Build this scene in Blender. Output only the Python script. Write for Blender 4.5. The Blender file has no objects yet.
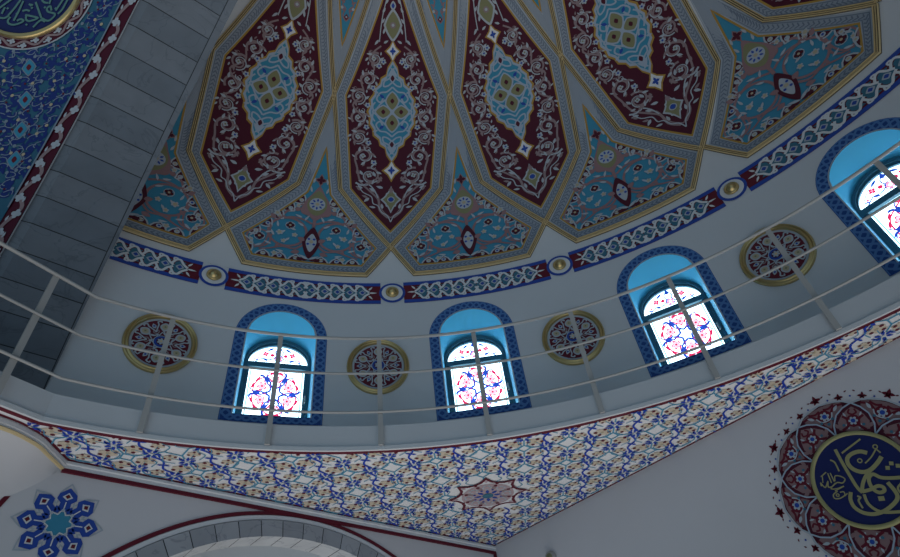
import bpy, bmesh, math, random
from mathutils import Matrix
random.seed(7)
sin, cos, pi, sqrt = math.sin, math.cos, math.pi, math.sqrt
rad, deg = math.radians, math.degrees
scene = bpy.context.scene
col = scene.collection

# ------------------------------------------------------------------ constants (metres)
R = 5.934          # inner radius of the gallery ring
RW = 6.354         # radius of the drum wall
Z0 = 7.45          # springing of the half dome
SK = 0.056         # the crown of the half dome leans slightly towards the back wall
YL, XR = 6.564, 6.436   # planes of the left and right walls
ZC = 4.6           # soffit under the gallery
ZA, RA = 4.8, 6.35      # big marble arch: centre height and radius
XA0, XA1 = -0.59, 0.27  # its two faces
CAM = (0.0359, 0.2390, 1.6)

# ------------------------------------------------------------------ materials
MATS = {}
def mat(name, colr, rough=0.6, metal=0.0, spec=0.3, emit=0.0, noise=0.0, nscale=6.0, bump=0.0):
    m = bpy.data.materials.new(name); m.use_nodes = True
    nt = m.node_tree; b = nt.nodes['Principled BSDF']
    b.inputs['Base Color'].default_value = (*colr, 1); b.inputs['Roughness'].default_value = rough
    b.inputs['Metallic'].default_value = metal
    b.inputs['Specular IOR Level'].default_value = spec
    if emit:
        b.inputs['Emission Color'].default_value = (*colr, 1); b.inputs['Emission Strength'].default_value = emit
    if noise or bump:
        tc = nt.nodes.new('ShaderNodeTexCoord'); n = nt.nodes.new('ShaderNodeTexNoise')
        n.inputs['Scale'].default_value = nscale; n.inputs['Detail'].default_value = 5
        nt.links.new(tc.outputs['Object'], n.inputs['Vector'])
        if noise:
            mx = nt.nodes.new('ShaderNodeMix'); mx.data_type = 'RGBA'
            a = [c*(1-noise) for c in colr]; c2 = [min(1, c*(1+noise)) for c in colr]
            mx.inputs[6].default_value = (*a, 1); mx.inputs[7].default_value = (*c2, 1)
            nt.links.new(n.outputs['Fac'], mx.inputs[0]); nt.links.new(mx.outputs[2], b.inputs['Base Color'])
        if bump:
            bp = nt.nodes.new('ShaderNodeBump'); bp.inputs['Strength'].default_value = bump; bp.inputs['Distance'].default_value = 0.02
            nt.links.new(n.outputs['Fac'], bp.inputs['Height']); nt.links.new(bp.outputs['Normal'], b.inputs['Normal'])
    MATS[name] = m
    return m

def marble(name, colr, vein):
    m = bpy.data.materials.new(name); m.use_nodes = True
    nt = m.node_tree; b = nt.nodes['Principled BSDF']; N = nt.nodes.new
    b.inputs['Roughness'].default_value = 0.35; b.inputs['Specular IOR Level'].default_value = 0.3
    tc = N('ShaderNodeTexCoord'); n1 = N('ShaderNodeTexNoise'); n1.inputs['Scale'].default_value = 1.7
    n1.inputs['Detail'].default_value = 8; n1.inputs['Distortion'].default_value = 1.6
    n2 = N('ShaderNodeTexNoise'); n2.inputs['Scale'].default_value = 3.4; n2.inputs['Detail'].default_value = 6
    cr = N('ShaderNodeValToRGB'); e = cr.color_ramp.elements
    e[0].position = 0.485; e[0].color = (1, 1, 1, 1); e[1].position = 0.515; e[1].color = (1, 1, 1, 1)
    k = cr.color_ramp.elements.new(0.5); k.color = (0, 0, 0, 1)
    mx = N('ShaderNodeMix'); mx.data_type = 'RGBA'
    mx.inputs[6].default_value = (*vein, 1); mx.inputs[7].default_value = (*colr, 1)
    mx2 = N('ShaderNodeMix'); mx2.data_type = 'RGBA'; mx2.blend_type = 'MULTIPLY'; mx2.inputs[0].default_value = 0.35
    for n in (n1, n2): nt.links.new(tc.outputs['Object'], n.inputs['Vector'])
    nt.links.new(n1.outputs['Fac'], cr.inputs['Fac']); nt.links.new(cr.outputs['Color'], mx.inputs[0])
    nt.links.new(mx.outputs[2], mx2.inputs[6]); nt.links.new(n2.outputs['Fac'], mx2.inputs[7])
    nt.links.new(mx2.outputs[2], b.inputs['Base Color'])
    MATS[name] = m

mat('plaster', (0.62, 0.64, 0.66), 0.8, noise=0.05, nscale=1.3)
mat('plaster_low', (0.64, 0.63, 0.64), 0.8, noise=0.05, nscale=1.3)
mat('white', (0.70, 0.71, 0.72), 0.6)
mat('soffit_white', (0.80, 0.79, 0.79), 0.65)
mat('cream', (0.62, 0.53, 0.41), 0.6)
mat('rose', (0.46, 0.34, 0.36), 0.6)
mat('lineblue', (0.08, 0.30, 0.45), 0.5)
mat('script_blue', (0.012, 0.05, 0.42), 0.5)
mat('pale', (0.42, 0.47, 0.52), 0.6)
mat('paleblue', (0.36, 0.44, 0.54), 0.6)
mat('maroon', (0.072, 0.006, 0.020), 0.55)
mat('red', (0.125, 0.008, 0.022), 0.5)
mat('brown', (0.28, 0.21, 0.22), 0.6)
mat('pink', (0.29, 0.17, 0.18), 0.6)
mat('cyan', (0.045, 0.26, 0.40), 0.5)
mat('teal', (0.042, 0.16, 0.24), 0.5)
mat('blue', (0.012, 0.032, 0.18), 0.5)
mat('royal', (0.02, 0.07, 0.36), 0.5)
mat('navy', (0.012, 0.02, 0.11), 0.5)
mat('olive', (0.23, 0.23, 0.12), 0.6)
mat('beige', (0.46, 0.40, 0.28), 0.6)
mat('gold', (0.68, 0.53, 0.28), 0.35, metal=0.15, spec=0.5)
mat('gilt', (0.58, 0.44, 0.20), 0.30, metal=0.85, spec=0.5)
mat('dusk', (0.25, 0.155, 0.16), 0.6)
mat('penline_shade', (0.20, 0.26, 0.33), 0.6)  # darker copy of the pale blue, pendentive's shade put into the colour
mat('penteal_shade', (0.03, 0.12, 0.19), 0.5)  # teal darkened for the pendentive, its shade mixed into the paint
mat('rib_bed', (0.11, 0.085, 0.05), 0.6)
mat('goldpaint', (0.42, 0.25, 0.05), 0.5)
mat('callig', (0.36, 0.34, 0.16), 0.5)
mat('script_green', (0.10, 0.23, 0.21), 0.5)
mat('border', (0.30, 0.345, 0.40), 0.6)
mat('border_dark', (0.15, 0.19, 0.25), 0.6)
mat('border_light', (0.44, 0.49, 0.55), 0.6)
mat('guil_dark', (0.012, 0.065, 0.27), 0.5)
mat('guil_light', (0.08, 0.21, 0.48), 0.5)
mat('reveal', (0.10, 0.52, 0.74), 0.55)
mat('frame', (0.045, 0.14, 0.19), 0.4)
mat('rail', (0.46, 0.45, 0.43), 0.45)
mat('dark', (0.03, 0.035, 0.04), 0.7)
mat('fitting', (0.36, 0.35, 0.33), 0.4)
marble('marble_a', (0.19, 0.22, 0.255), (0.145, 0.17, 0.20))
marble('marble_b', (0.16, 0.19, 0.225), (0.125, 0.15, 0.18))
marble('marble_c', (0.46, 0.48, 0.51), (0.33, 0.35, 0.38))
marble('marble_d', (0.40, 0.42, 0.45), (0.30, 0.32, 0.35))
marble('marble_light', (0.78, 0.78, 0.78), (0.55, 0.56, 0.58))
GL = 1.0
mat('glass_white', (0.60, 0.88, 1.0), 0.2, emit=4.2*GL)
mat('glass_cyan', (0.25, 0.75, 0.95), 0.2, emit=1.1*GL)
mat('glass_red', (0.85, 0.03, 0.13), 0.2, emit=0.85*GL)
mat('glass_rose', (1.0, 0.62, 0.72), 0.2, emit=1.1*GL)
mat('glass_pink', (0.95, 0.35, 0.50), 0.2, emit=1.1*GL)
mat('glass_blue', (0.03, 0.10, 0.62), 0.2, emit=0.6*GL)

# ------------------------------------------------------------------ object helpers
def link(o): col.objects.link(o); return o
def mesh_obj(name, verts, faces, mats, mi=None, parent=None, smooth=False):
    me = bpy.data.meshes.new(name)
    me.from_pydata([tuple(v) for v in verts], [], faces)
    for m in mats: me.materials.append(MATS[m])
    if mi: me.polygons.foreach_set('material_index', mi)
    if smooth: me.polygons.foreach_set('use_smooth', [True]*len(me.polygons))
    me.update()
    o = link(bpy.data.objects.new(name, me))
    if parent is not None:
        o.parent = parent
        o.matrix_parent_inverse = parent.matrix_basis.inverted()
    return o
def thing(name, label, cat, loc=(0, 0, 0), group=None):
    o = link(bpy.data.objects.new(name, None)); o.location = loc; o.empty_display_size = 0.1
    o['label'] = label; o['category'] = cat
    if group: o['group'] = group
    bpy.context.view_layer.update()
    return o
def struct(o): o['kind'] = 'structure'; return o

class Mesh:
    """collects quads and polygons with a material per face"""
    def __init__(s): s.v = []; s.f = []; s.mi = []; s.mats = []
    def m(s, name):
        if name not in s.mats: s.mats.append(name)
        return s.mats.index(name)
    def face(s, pts, name):
        b = len(s.v); s.v += pts; s.f.append(tuple(range(b, b+len(pts)))); s.mi.append(s.m(name))
    def grid(s, rows, name, closed=False):
        b = len(s.v); n = len(rows[0])
        for r in rows: s.v += r
        k = s.m(name)
        for i in range(len(rows)-1):
            for j in range(n if closed else n-1):
                j2 = (j+1) % n
                s.f.append((b+i*n+j, b+i*n+j2, b+(i+1)*n+j2, b+(i+1)*n+j)); s.mi.append(k)
    def box(s, c, e, name, M=None):
        x, y, z = c; a, b_, d = e
        P = [(x+i*a, y+j*b_, z+k*d) for k in (-1, 1) for j in (-1, 1) for i in (-1, 1)]
        if M is not None: P = [tuple(M @ __import__('mathutils').Vector(p)) for p in P]
        b = len(s.v); s.v += P; k = s.m(name)
        for f in ((0, 2, 3, 1), (4, 5, 7, 6), (0, 1, 5, 4), (2, 6, 7, 3), (0, 4, 6, 2), (1, 3, 7, 5)):
            s.f.append(tuple(b+i for i in f)); s.mi.append(k)
    def build(s, name, parent=None, smooth=False):
        return mesh_obj(name, s.v, s.f, s.mats, s.mi, parent, smooth)

class Art(Mesh):
    """flat ornament laid on a surface: F(u, v, lift) gives the point"""
    def __init__(s, F, seg=1.0, base=0.004, step=0.0035, clip=None):
        super().__init__(); s.F = F; s.seg = seg; s.base = base; s.step = step; s.clip = clip; s.T = [lambda p: p]
    def P(s, p, lay):
        for t in reversed(s.T): p = t(p)
        return s.F(p[0], p[1], s.base + lay*s.step)
    def push(s, t): s.T.append(t)
    def pop(s): s.T.pop()
    def add(s, pts, faces, name):
        if s.clip:
            faces = [f for f in faces if all(s.clip(pts[i]) for i in f)]
            if not faces: return
        b = len(s.v); s.v += pts; k = s.m(name)
        for f in faces: s.f.append(tuple(b+i for i in f)); s.mi.append(k)
    def poly(s, pts, name, lay=0, rings=1, c=None):
        n = len(pts)
        if c is None: c = (sum(p[0] for p in pts)/n, sum(p[1] for p in pts)/n)
        V = [s.P(c, lay)]; Fc = []
        for r in range(1, rings+1):
            t = r/rings
            V += [s.P((c[0]+(p[0]-c[0])*t, c[1]+(p[1]-c[1])*t), lay) for p in pts]
        for i in range(n):
            j = (i+1) % n
            Fc.append((0, 1+i, 1+j))
            for r in range(1, rings): Fc.append((1+(r-1)*n+i, 1+r*n+i, 1+r*n+j, 1+(r-1)*n+j))
        s.add(V, Fc, name)
    def line(s, pts, w, name, lay=0, w2=None, closed=False, rise=.25):
        if closed: pts = list(pts)+[pts[0]]
        q = [pts[0]]
        for a, b in zip(pts, pts[1:]):
            d = math.hypot(b[0]-a[0], b[1]-a[1]); k = max(1, int(math.ceil(d/s.seg)))
            for i in range(1, k+1): q.append((a[0]+(b[0]-a[0])*i/k, a[1]+(b[1]-a[1])*i/k))
        n = len(q); V = []
        for i, p in enumerate(q):
            if closed and i in (0, n-1): a, b = q[n-2], q[1]
            else: a = q[max(0, i-1)]; b = q[min(n-1, i+1)]
            dx, dy = b[0]-a[0], b[1]-a[1]; L = math.hypot(dx, dy) or 1e-9
            ww = w if w2 is None else w+(w2-w)*i/(n-1)
            # mitre
            if 0 < i < n-1 or closed:
                p0 = q[i-1] if i else q[n-2]; p1 = q[i+1] if i < n-1 else q[1]
                e0 = (p[0]-p0[0], p[1]-p0[1]); e1 = (p1[0]-p[0], p1[1]-p[1])
                l0 = math.hypot(*e0) or 1e-9; l1 = math.hypot(*e1) or 1e-9
                n0 = (-e0[1]/l0, e0[0]/l0); n1 = (-e1[1]/l1, e1[0]/l1)
                mx, my = n0[0]+n1[0], n0[1]+n1[1]; ml = math.hypot(mx, my)
                if ml > 0.3: mx /= ml; my /= ml; k = min(2.2, 1/max(0.3, mx*n0[0]+my*n0[1])); nx, ny = mx*k, my*k
                else: nx, ny = n0
            else: nx, ny = -dy/L, dx/L
            li = lay+(0 if closed else rise*i/(n-1)); V.append(s.P((p[0]+nx*ww/2, p[1]+ny*ww/2), li)); V.append(s.P((p[0]-nx*ww/2, p[1]-ny*ww/2), li))
        s.add(V, [(2*i, 2*i+1, 2*i+3, 2*i+2) for i in range(n-1)], name)
    def field(s, left, right, name, lay=0, rows=16, cols=6):
        """left/right: lists of (x, y) with rising y; fills between them"""
        def at(L, y):
            for a, b in zip(L, L[1:]):
                if y <= b[1]+1e-9:
                    t = (y-a[1])/max(1e-9, b[1]-a[1]); return a[0]+(b[0]-a[0])*t
            return L[-1][0]
        y0, y1 = left[0][1], left[-1][1]
        ys = sorted(set([p[1] for p in left+right]+[y0+(y1-y0)*i/rows for i in range(rows+1)]))
        V = []
        for y in ys:
            a, b = at(left, y), at(right, y)
            V += [s.P((a+(b-a)*j/cols, y), lay) for j in range(cols+1)]
        n = cols+1
        s.add(V, [(i*n+j, i*n+j+1, (i+1)*n+j+1, (i+1)*n+j) for i in range(len(ys)-1) for j in range(cols)], name)
    def disc(s, x, y, r, name, lay=0, n=12, ry=None, rings=1):
        ry = ry or r
        s.poly([(x+r*cos(2*pi*i/n), y+ry*sin(2*pi*i/n)) for i in range(n)], name, lay, rings, (x, y))
    def ring(s, x, y, r, w, name, lay=0, n=24):
        s.line([(x+r*cos(2*pi*i/n), y+r*sin(2*pi*i/n)) for i in range(n)], w, name, lay, closed=True)
    def leaf(s, x, y, a, L, w, name, lay=0, bend=0.0):
        ca, sa = cos(a), sin(a); P = []
        prof = ((0, 0), (.2, .75), (.45, 1), (.75, .6), (1, 0))
        for t, h in prof: P.append((t*L, h*w/2+bend*L*t*t))
        for t, h in prof[3:0:-1]: P.append((t*L, -h*w/2+bend*L*t*t))
        s.poly([(x+p*ca-q*sa, y+p*sa+q*ca) for p, q in P], name, lay)
    def flower(s, x, y, r, n, name, cname, lay=0, a0=0.0, cr=0.35):
        P = []
        for i in range(n*4):
            a = a0+2*pi*i/(n*4); rr = r*(0.62, 0.92, 1.0, 0.92)[i % 4]; P.append((x+rr*cos(a), y+rr*sin(a)))
        s.poly(P, name, lay, 1, (x, y)); s.disc(x, y, r*cr, cname, lay+1, 8)
    def spiral(s, x, y, r, a0, turns, d, w, name, lay=0, r1=0.25, w2=None):
        n = max(6, int(turns*18)); P = []
        for i in range(n+1):
            t = i/n; rr = r*(1-t*(1-r1)); a = a0+d*2*pi*turns*t; P.append((x+rr*cos(a), y+rr*sin(a)))
        s.line(P, w, name, lay, w2 if w2 is not None else w*0.4)
    def diamond(s, x, y, w, h, name, lay=0, pinch=0.0, n=5):
        P = []
        cor = [(w, 0), (0, h), (-w, 0), (0, -h)]
        for i in range(4):
            a, b = cor[i], cor[(i+1) % 4]
            for k in range(n):
                t = k/n; q = 1+pinch*sin(pi*t); P.append((x+(a[0]+(b[0]-a[0])*t)*q, y+(a[1]+(b[1]-a[1])*t)*q))
        s.poly(P, name, lay, 1, (x, y))
    def quatre(s, x, y, w, h, name, lay=0, k=1.0):
        """four pointed petals"""
        P = []
        for i in range(4):
            a = pi/2*i
            for da, rr in ((0, 1.0), (.28, .72), (.55, .62), (pi/4, .45*k), (pi/2-.55, .62), (pi/2-.28, .72)):
                P.append((x+w*rr*cos(a+da), y+h*rr*sin(a+da)))
        s.poly(P, name, lay, 1, (x, y))
def mirror(art, fn):
    fn(); art.push(lambda p: (-p[0], p[1])); fn(); art.pop()
def smooth_pts(P, n=4, closed=False):
    out = []; m = len(P); rng = range(m if closed else m-1)
    for i in rng:
        if closed: p0, p1, p2, p3 = P[i-1], P[i], P[(i+1) % m], P[(i+2) % m]
        else: p0, p1, p2, p3 = P[max(0, i-1)], P[i], P[i+1], P[min(m-1, i+2)]
        for k in range(n):
            t = k/n; t2 = t*t; t3 = t2*t
            out.append(tuple(0.5*(2*p1[c]+(p2[c]-p0[c])*t+(2*p0[c]-5*p1[c]+4*p2[c]-p3[c])*t2+(3*p1[c]-p0[c]-3*p2[c]+p3[c])*t3) for c in (0, 1)))
    if not closed: out.append(P[-1])
    return out

# ------------------------------------------------------------------ surfaces
def dome_pt(az, lat, off=0.0):
    r = RW-off; a, l = rad(az), rad(lat)
    return (r*cos(l)*cos(a)+SK*RW*sin(l), r*cos(l)*sin(a), Z0+r*sin(l))
def dome_map(c):
    return lambda X, Y, o: dome_pt(c+X/max(.05, cos(rad(Y))), Y+.00085*Y*Y, o)
def cyl_map(c, z0=0.0, rr=RW):
    def F(s, z, o):
        a = rad(c)+s/rr; r = rr-o; return (r*cos(a), r*sin(a), z0+z)
    return F
def xe(phi): return XA1+.012+.09*max(0, phi)/rad(50)
def keep_arch(p): return p[1] < 0 or p[0] > xe(math.atan2(p[2]-ZA, p[1]))-.22

def trim_to_arch(root):
    """cuts the parts of a thing off where the face of the marble arch covers them"""
    for o in root.children:
        bm = bmesh.new(); bm.from_mesh(o.data)
        bmesh.ops.bisect_plane(bm, geom=bm.verts[:]+bm.edges[:]+bm.faces[:], plane_co=(.345, 0, 7.6), plane_no=(1, 0, -.0132), clear_inner=True)
        bm.to_mesh(o.data); bm.free()

# ------------------------------------------------------------------ camera
cd = bpy.data.cameras.new('camera'); cam = link(bpy.data.objects.new('camera', cd))
Wm = ((0.7710763920, 0.3813849323, 0.5098889407), (-0.6288528567, 0.5817920550, 0.5158120679), (-0.0999263845, -0.7183756252, 0.6884411222))
M = Matrix(((Wm[0][0], -Wm[0][1], -Wm[0][2], CAM[0]), (Wm[1][0], -Wm[1][1], -Wm[1][2], CAM[1]), (Wm[2][0], -Wm[2][1], -Wm[2][2], CAM[2]), (0, 0, 0, 1)))
cam.matrix_world = M
cd.sensor_width = 36; cd.lens = 579.25/900*36; cd.clip_start = 0.05; cd.clip_end = 200
scene.camera = cam

# ------------------------------------------------------------------ SETTING: dome, drum, ring, soffit, walls
AZW = [67.35, 44.95, 21.9, -1.1]                 # windows
ZB = 4.889                                     # top of the gallery kerb
AZMAX, AZMIN = 93.0, -93.0
d = Mesh(); rows = []
for i in range(37):
    lat = 90*i/36
    rows.append([dome_pt(AZMIN+(AZMAX-AZMIN)*j/96, lat) for j in range(97)])
d.grid(rows, 'plaster'); struct(d.build('ceiling_dome', smooth=True))

WHI, WHO, SILL, SPR = 0.43, 0.571, 5.237, 6.38     # window opening / border half widths, sill, springing
HC = 0.43
d = Mesh(); drum_cols = []
def open_z(s):
    return SPR+sqrt(max(0, HC*HC-s*s))
az = AZMIN; stops = set()
for i in range(0, 187): stops.add(round(AZMIN+i, 3))
cuts = []
for c in AZW:
    hw = deg(HC/RW); stops = {s for s in stops if not (c-hw-.05 < s < c+hw+.05)}
    for k in range(25): stops.add(round(c-hw+2*hw*k/24, 4))
stops = sorted(stops)
def wp(a, z): return (RW*cos(rad(a)), RW*sin(rad(a)), z)
for a, b in zip(stops, stops[1:]):
    win = None
    for c in AZW:
        if c-deg(HC/RW)-1e-3 <= a and b <= c+deg(HC/RW)+1e-3: win = c
    zb = 4.72
    if win is None: d.grid([[wp(a, z), wp(b, z)] for z in (zb, 5.6, 6.5, Z0)], 'plaster')
    else:
        sa, sb = rad(a-win)*RW, rad(b-win)*RW
        d.grid([[wp(a, zb), wp(b, zb)], [wp(a, SILL), wp(b, SILL)]], 'plaster')
        d.grid([[wp(a, open_z(sa)), wp(b, open_z(sb))], [wp(a, Z0), wp(b, Z0)]], 'plaster')
struct(d.build('wall_drum'))

# gallery ring: kerb face, walk and soffit in one ceiling slab; path = circle then straight out at the pier
E0 = (0.347, 5.913); ED = (-0.9497, -0.3130)
arc = [AZMIN+(86.65-AZMIN)*i/140 for i in range(141)]
def ring_path(off):
    P = [((R+off)*cos(rad(a)), (R+off)*sin(rad(a))) for a in arc]
    nx, ny = -0.313, 0.9497
    q = P[-1]
    P.append((q[0]+ED[0]*1.9, q[1]+ED[1]*1.9))
    return P
d = Mesh()
ri, ro = ring_path(0), ring_path(0.09)
d.grid([[(x, y, ZC) for x, y in ri], [(x, y, ZC+.02) for x, y in ri], [(x, y, ZB) for x, y in ri], [(x, y, ZB) for x, y in ro], [(x, y, 4.76) for x, y in ro]], 'plaster')
rw = ring_path(0.5)
d.grid([[(x, y, 4.76) for x, y in ro], [(x, y, 4.76) for x, y in rw]], 'plaster')
struct(d.build('wall_gallery_kerb'))
# thin white bead under the kerb
d = Mesh(); r1 = ring_path(-0.018)
d.grid([[(x, y, ZC+.05) for x, y in ri], [(x, y, ZC+.04) for x, y in r1], [(x, y, ZC-.004) for x, y in r1], [(x, y, ZC-.004) for x, y in ring_path(0.012)]], 'white')
struct(d.build('trim_1'))

# soffit outline: inner = ring path, outer = walls
cove = smooth_pts([(0.70, YL), (0.60, 6.44), (0.515, 6.335), (0.42, 6.215), (0.301, 6.125), (0.18, 6.055), (0.046, 6.008)], 4)
cend = (cove[-1][0]+ED[0]*1.7, cove[-1][1]+ED[1]*1.7)
def outer_for(a):
    x, y = cos(rad(a)), sin(rad(a)); t = min(XR/x if x > 1e-6 else 1e9, YL/abs(y) if abs(y) > 1e-6 else 1e9)
    return (x*t, y*t)
so = Mesh()
A1 = [-90+i*(84.0+90)/150 for i in range(151)] + [84.0, 84.6, 85.2, 85.8, 86.3, 86.65]
A1 = sorted(set(A1+[deg(math.atan2(YL, XR)), -deg(math.atan2(YL, XR))]))
inn = [(R*cos(rad(a)), R*sin(rad(a))) for a in A1]
out = []
for a in A1:
    p = outer_for(a)
    out.append(p)
# replace the far end by the cove curve
def on_cove(t): 
    k = t*(len(cove)-1); i = min(int(k), len(cove)-2); f = k-i
    return (cove[i][0]+(cove[i+1][0]-cove[i][0])*f, cove[i][1]+(cove[i+1][1]-cove[i][1])*f)
I2 = []; O2 = []
for i, a in enumerate(A1):
    if out[i][0] < 0.70 and out[i][1] > 0: continue
    I2.append(inn[i]); O2.append(out[i])
a_end = math.atan2(I2[-1][1], I2[-1][0])
for k in range(0, 25):
    t = k/24; a = a_end+(rad(86.65)-a_end)*min(1, t*1.15) if t < .87 else rad(86.65)
    p = (R*cos(a), R*sin(a))
    if t >= .87: u = (t-.87)/.13; p = (p[0]+ED[0]*.3*u, p[1]+ED[1]*.3*u)
    I2.append(p); O2.append(on_cove(t))
I2.append((E0[0]+ED[0]*1.9, E0[1]+ED[1]*1.9)); O2.append(cend)
so.grid([[(x, y, ZC) for x, y in I2], [((x+u)/2, (y+v)/2, ZC) for (x, y), (u, v) in zip(I2, O2)], [(x, y, ZC) for x, y in O2]], 'soffit_white')
soffit = struct(so.build('ceiling_soffit'))

# right wall (plain), far end wall, floor
d = Mesh()
d.face([(XR, -6.6, 0), (XR, YL, 0), (XR, YL, ZC), (XR, -6.6, ZC)], 'plaster_low'); struct(d.build('wall_right'))
d = Mesh()
d.face([(-0.6, -YL, 0), (XR, -YL, 0), (XR, -YL, ZC), (-0.6, -YL, ZC)], 'plaster_low'); struct(d.build('wall_side'))

# left wall with blind arch
AX, AZc, AI, AO = 3.30, 1.345, 2.88, 3.07
d = Mesh(); xs = [-1.6+(XR+1.6)*i/150 for i in range(151)]
def az_in(x, r): 
    q = r*r-(x-AX)**2; return AZc+sqrt(q) if q > 0 else 0.0
for a, b in zip(xs, xs[1:]):
    d.grid([[(a, YL, az_in(a, AI)), (b, YL, az_in(b, AI))], [(a, YL, ZC), (b, YL, ZC)]], 'plaster_low')
struct(d.build('wall_left'))
REC = 0.29
d = Mesh(); d.face([(0.3, YL+REC, 0), (6.4, YL+REC, 0), (6.4, YL+REC, 4.4), (0.3, YL+REC, 4.4)], 'white'); struct(d.build('wall_recess'))
# pier beside the left wall: a hollow quarter turning towards the big arch
cv = cove + [cend]
d = Mesh(); rows = []; nT = len(cv)
low = []
for i, (x, y) in enumerate(cv):
    t = i/(len(cove)-1) if i < len(cove) else 1.0
    if i < len(cove): low.append((.66-.62*t, YL, 4.47-.55*t**.8))
    else: low.append((.04-1.7, YL, 3.92))
for k in range(13):
    u = k/12; row = []
    for (x, y), (a, b, z) in zip(cv, low):
        cxp, cyp, cz = x*.45+a*.55, y*.30+b*.70, ZC-.28*(ZC-z)
        row.append(tuple((1-u)**2*p+2*u*(1-u)*q+u*u*r_ for p, q, r_ in ((x, cxp, a), (y, cyp, b), (ZC, cz, z))))
    rows.append(row)
d.grid(rows, 'plaster_low')
struct(d.build('wall_corbel', smooth=True))

# wall-top mouldings of the left wall and the pier (white cove, red lines, gilt fillet)
def strip_along(P, prof, name, mats_):
    """P: plan polyline seen with the room on its right; prof: list of (out, z)"""
    rows = []
    n = len(P)
    N = []
    for i in range(n):
        a = P[max(0, i-1)]; b = P[min(n-1, i+1)]; dx, dy = b[0]-a[0], b[1]-a[1]; L = math.hypot(dx, dy) or 1
        N.append((dy/L, -dx/L))
    return [[(P[i][0]+N[i][0]*o, P[i][1]+N[i][1]*o, z) for i in range(n)] for o, z in prof]
wl_path = [(x, YL) for x in (0.70, 1.5, 2.5, 3.5, 4.5, 5.5, XR)]
# room lies at smaller y: walking +x the right hand side is -y
d = Mesh()
d.grid(strip_along(wl_path, [(0.012, 4.598), (0.03, 4.585), (0.03, 4.56), (0.018, 4.55), (0.018, 4.51), (0.004, 4.505)], '', 0), 'white')
d.grid(strip_along(wl_path, [(0.020, 4.515), (0.020, 4.478), (0.0, 4.474)], '', 0), 'red')
pier = list(reversed(cv))
d.grid(strip_along(pier, [(0.012, 4.598), (0.03, 4.585), (0.03, 4.545), (0.012, 4.54), (0.012, 4.50), (0.0, 4.495)], '', 0), 'white')
d.grid(strip_along(pier, [(0.016, 4.525), (0.026, 4.512), (0.016, 4.498), (0.0, 4.494)], '', 0), 'gold')
struct(d.build('trim_2'))
# red corner line going down the corner of left and right walls, and the pier's red strip
d = Mesh()
d.box((XR-0.012, YL-0.012, 4.1), (0.016, 0.012, 0.40), 'red')
d.face([(XR-.05, YL-.006, 3.6), (XR-.015, YL-.006, 3.6), (XR-.015, YL-.006, 4.5), (XR-.05, YL-.006, 4.5)], 'red')
d.face([(.392, YL-.006, 4.18), (.345, YL-.006, 4.17), (.20, YL-.006, 3.80), (.255, YL-.006, 3.80)], 'red')
struct(d.build('trim_3'))

# marble voussoirs and red line of the blind arch on the left wall
d = Mesh(); n = 32
for i in range(n):
    a0, a1 = rad(10+160*i/n+.09), rad(10+160*(i+1)/n-.09)
    m_ = 'marble_c' if i % 2 else 'marble_d'
    S_ = [a0+(a1-a0)*k/4 for k in range(5)]
    pt = lambda a, r, y: (AX+r*cos(a), y, AZc+r*sin(a))
    d.grid([[pt(a, AO, YL-.004) for a in S_], [pt(a, AO-.01, YL-.022) for a in S_], [pt(a, AI, YL-.022) for a in S_]], m_)
    d.grid([[pt(a, AI, YL-.022) for a in S_], [pt(a, AI, YL+REC) for a in S_]], 'marble_light')
S_ = [rad(10+160*k/160) for k in range(161)]
d.grid([[pt(a, AO-.01, YL-.010) for a in S_], [pt(a, AI+.004, YL-.010) for a in S_], [pt(a, AI+.004, YL+REC-.01) for a in S_]], 'dark')
d.grid([[pt(a, AO+.05, YL-.004) for a in S_], [pt(a, AO+.045, YL-.014) for a in S_], [pt(a, AO, YL-.014) for a in S_]], 'white')
d.grid([[pt(a, AO+.097, YL-.003) for a in S_], [pt(a, AO+.093, YL-.012) for a in S_], [pt(a, AO+.052, YL-.012) for a in S_]], 'red')
d = d
struct(d.build('trim_4'))

# big marble arch: voussoirs on the intrados, plain face towards the half dome
NV = 58
d = Mesh()
def ap(phi, r, x): return (x, r*cos(phi), ZA+r*sin(phi))
J = rad(3.13); ph0 = rad(15.58)-5*J
for i in range(-1, 57):
    a0, a1 = ph0+i*J+0.0009, ph0+(i+1)*J-0.0009
    if a0 < rad(-.5) or a1 > rad(180.5): continue
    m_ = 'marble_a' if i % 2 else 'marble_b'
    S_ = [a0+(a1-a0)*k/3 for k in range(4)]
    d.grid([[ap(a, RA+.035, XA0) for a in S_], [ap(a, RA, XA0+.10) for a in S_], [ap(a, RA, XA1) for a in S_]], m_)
S_ = [rad(180*k/160) for k in range(161)]
d.grid([[ap(a, RA+.04, XA0+.004) for a in S_], [ap(a, RA+.006, XA0+.10) for a in S_], [ap(a, RA+.006, XA1) for a in S_]], 'dark')
d.grid([[ap(a, RA+.035, XA0) for a in S_], [ap(a, RA+.028, XA0-.012) for a in S_], [ap(a, RA+.10, XA0-.016) for a in S_]], 'pale')
E_ = lambda a: min(a, pi-a)
d.grid([[ap(a, RA, XA1) for a in S_], [ap(a, RA-.006, XA1+.010) for a in S_]], 'dark')
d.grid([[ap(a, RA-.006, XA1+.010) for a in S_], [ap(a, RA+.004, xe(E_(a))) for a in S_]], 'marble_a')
d.grid([[ap(a, RA+.004, xe(E_(a))) for a in S_], [ap(a, RA+.6, xe(E_(a))) for a in S_], [ap(a, 9.4, xe(E_(a))) for a in S_]], 'plaster')
struct(d.build('wall_arch'))
# pier under the arch, down to the gallery
d = Mesh(); d.grid([[(XA0, RA, 4.76), (XA1, RA, 4.76)], [(XA0, RA, ZA), (XA1, RA, ZA)]], 'marble_a'); struct(d.build('wall_arch_foot'))

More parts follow.
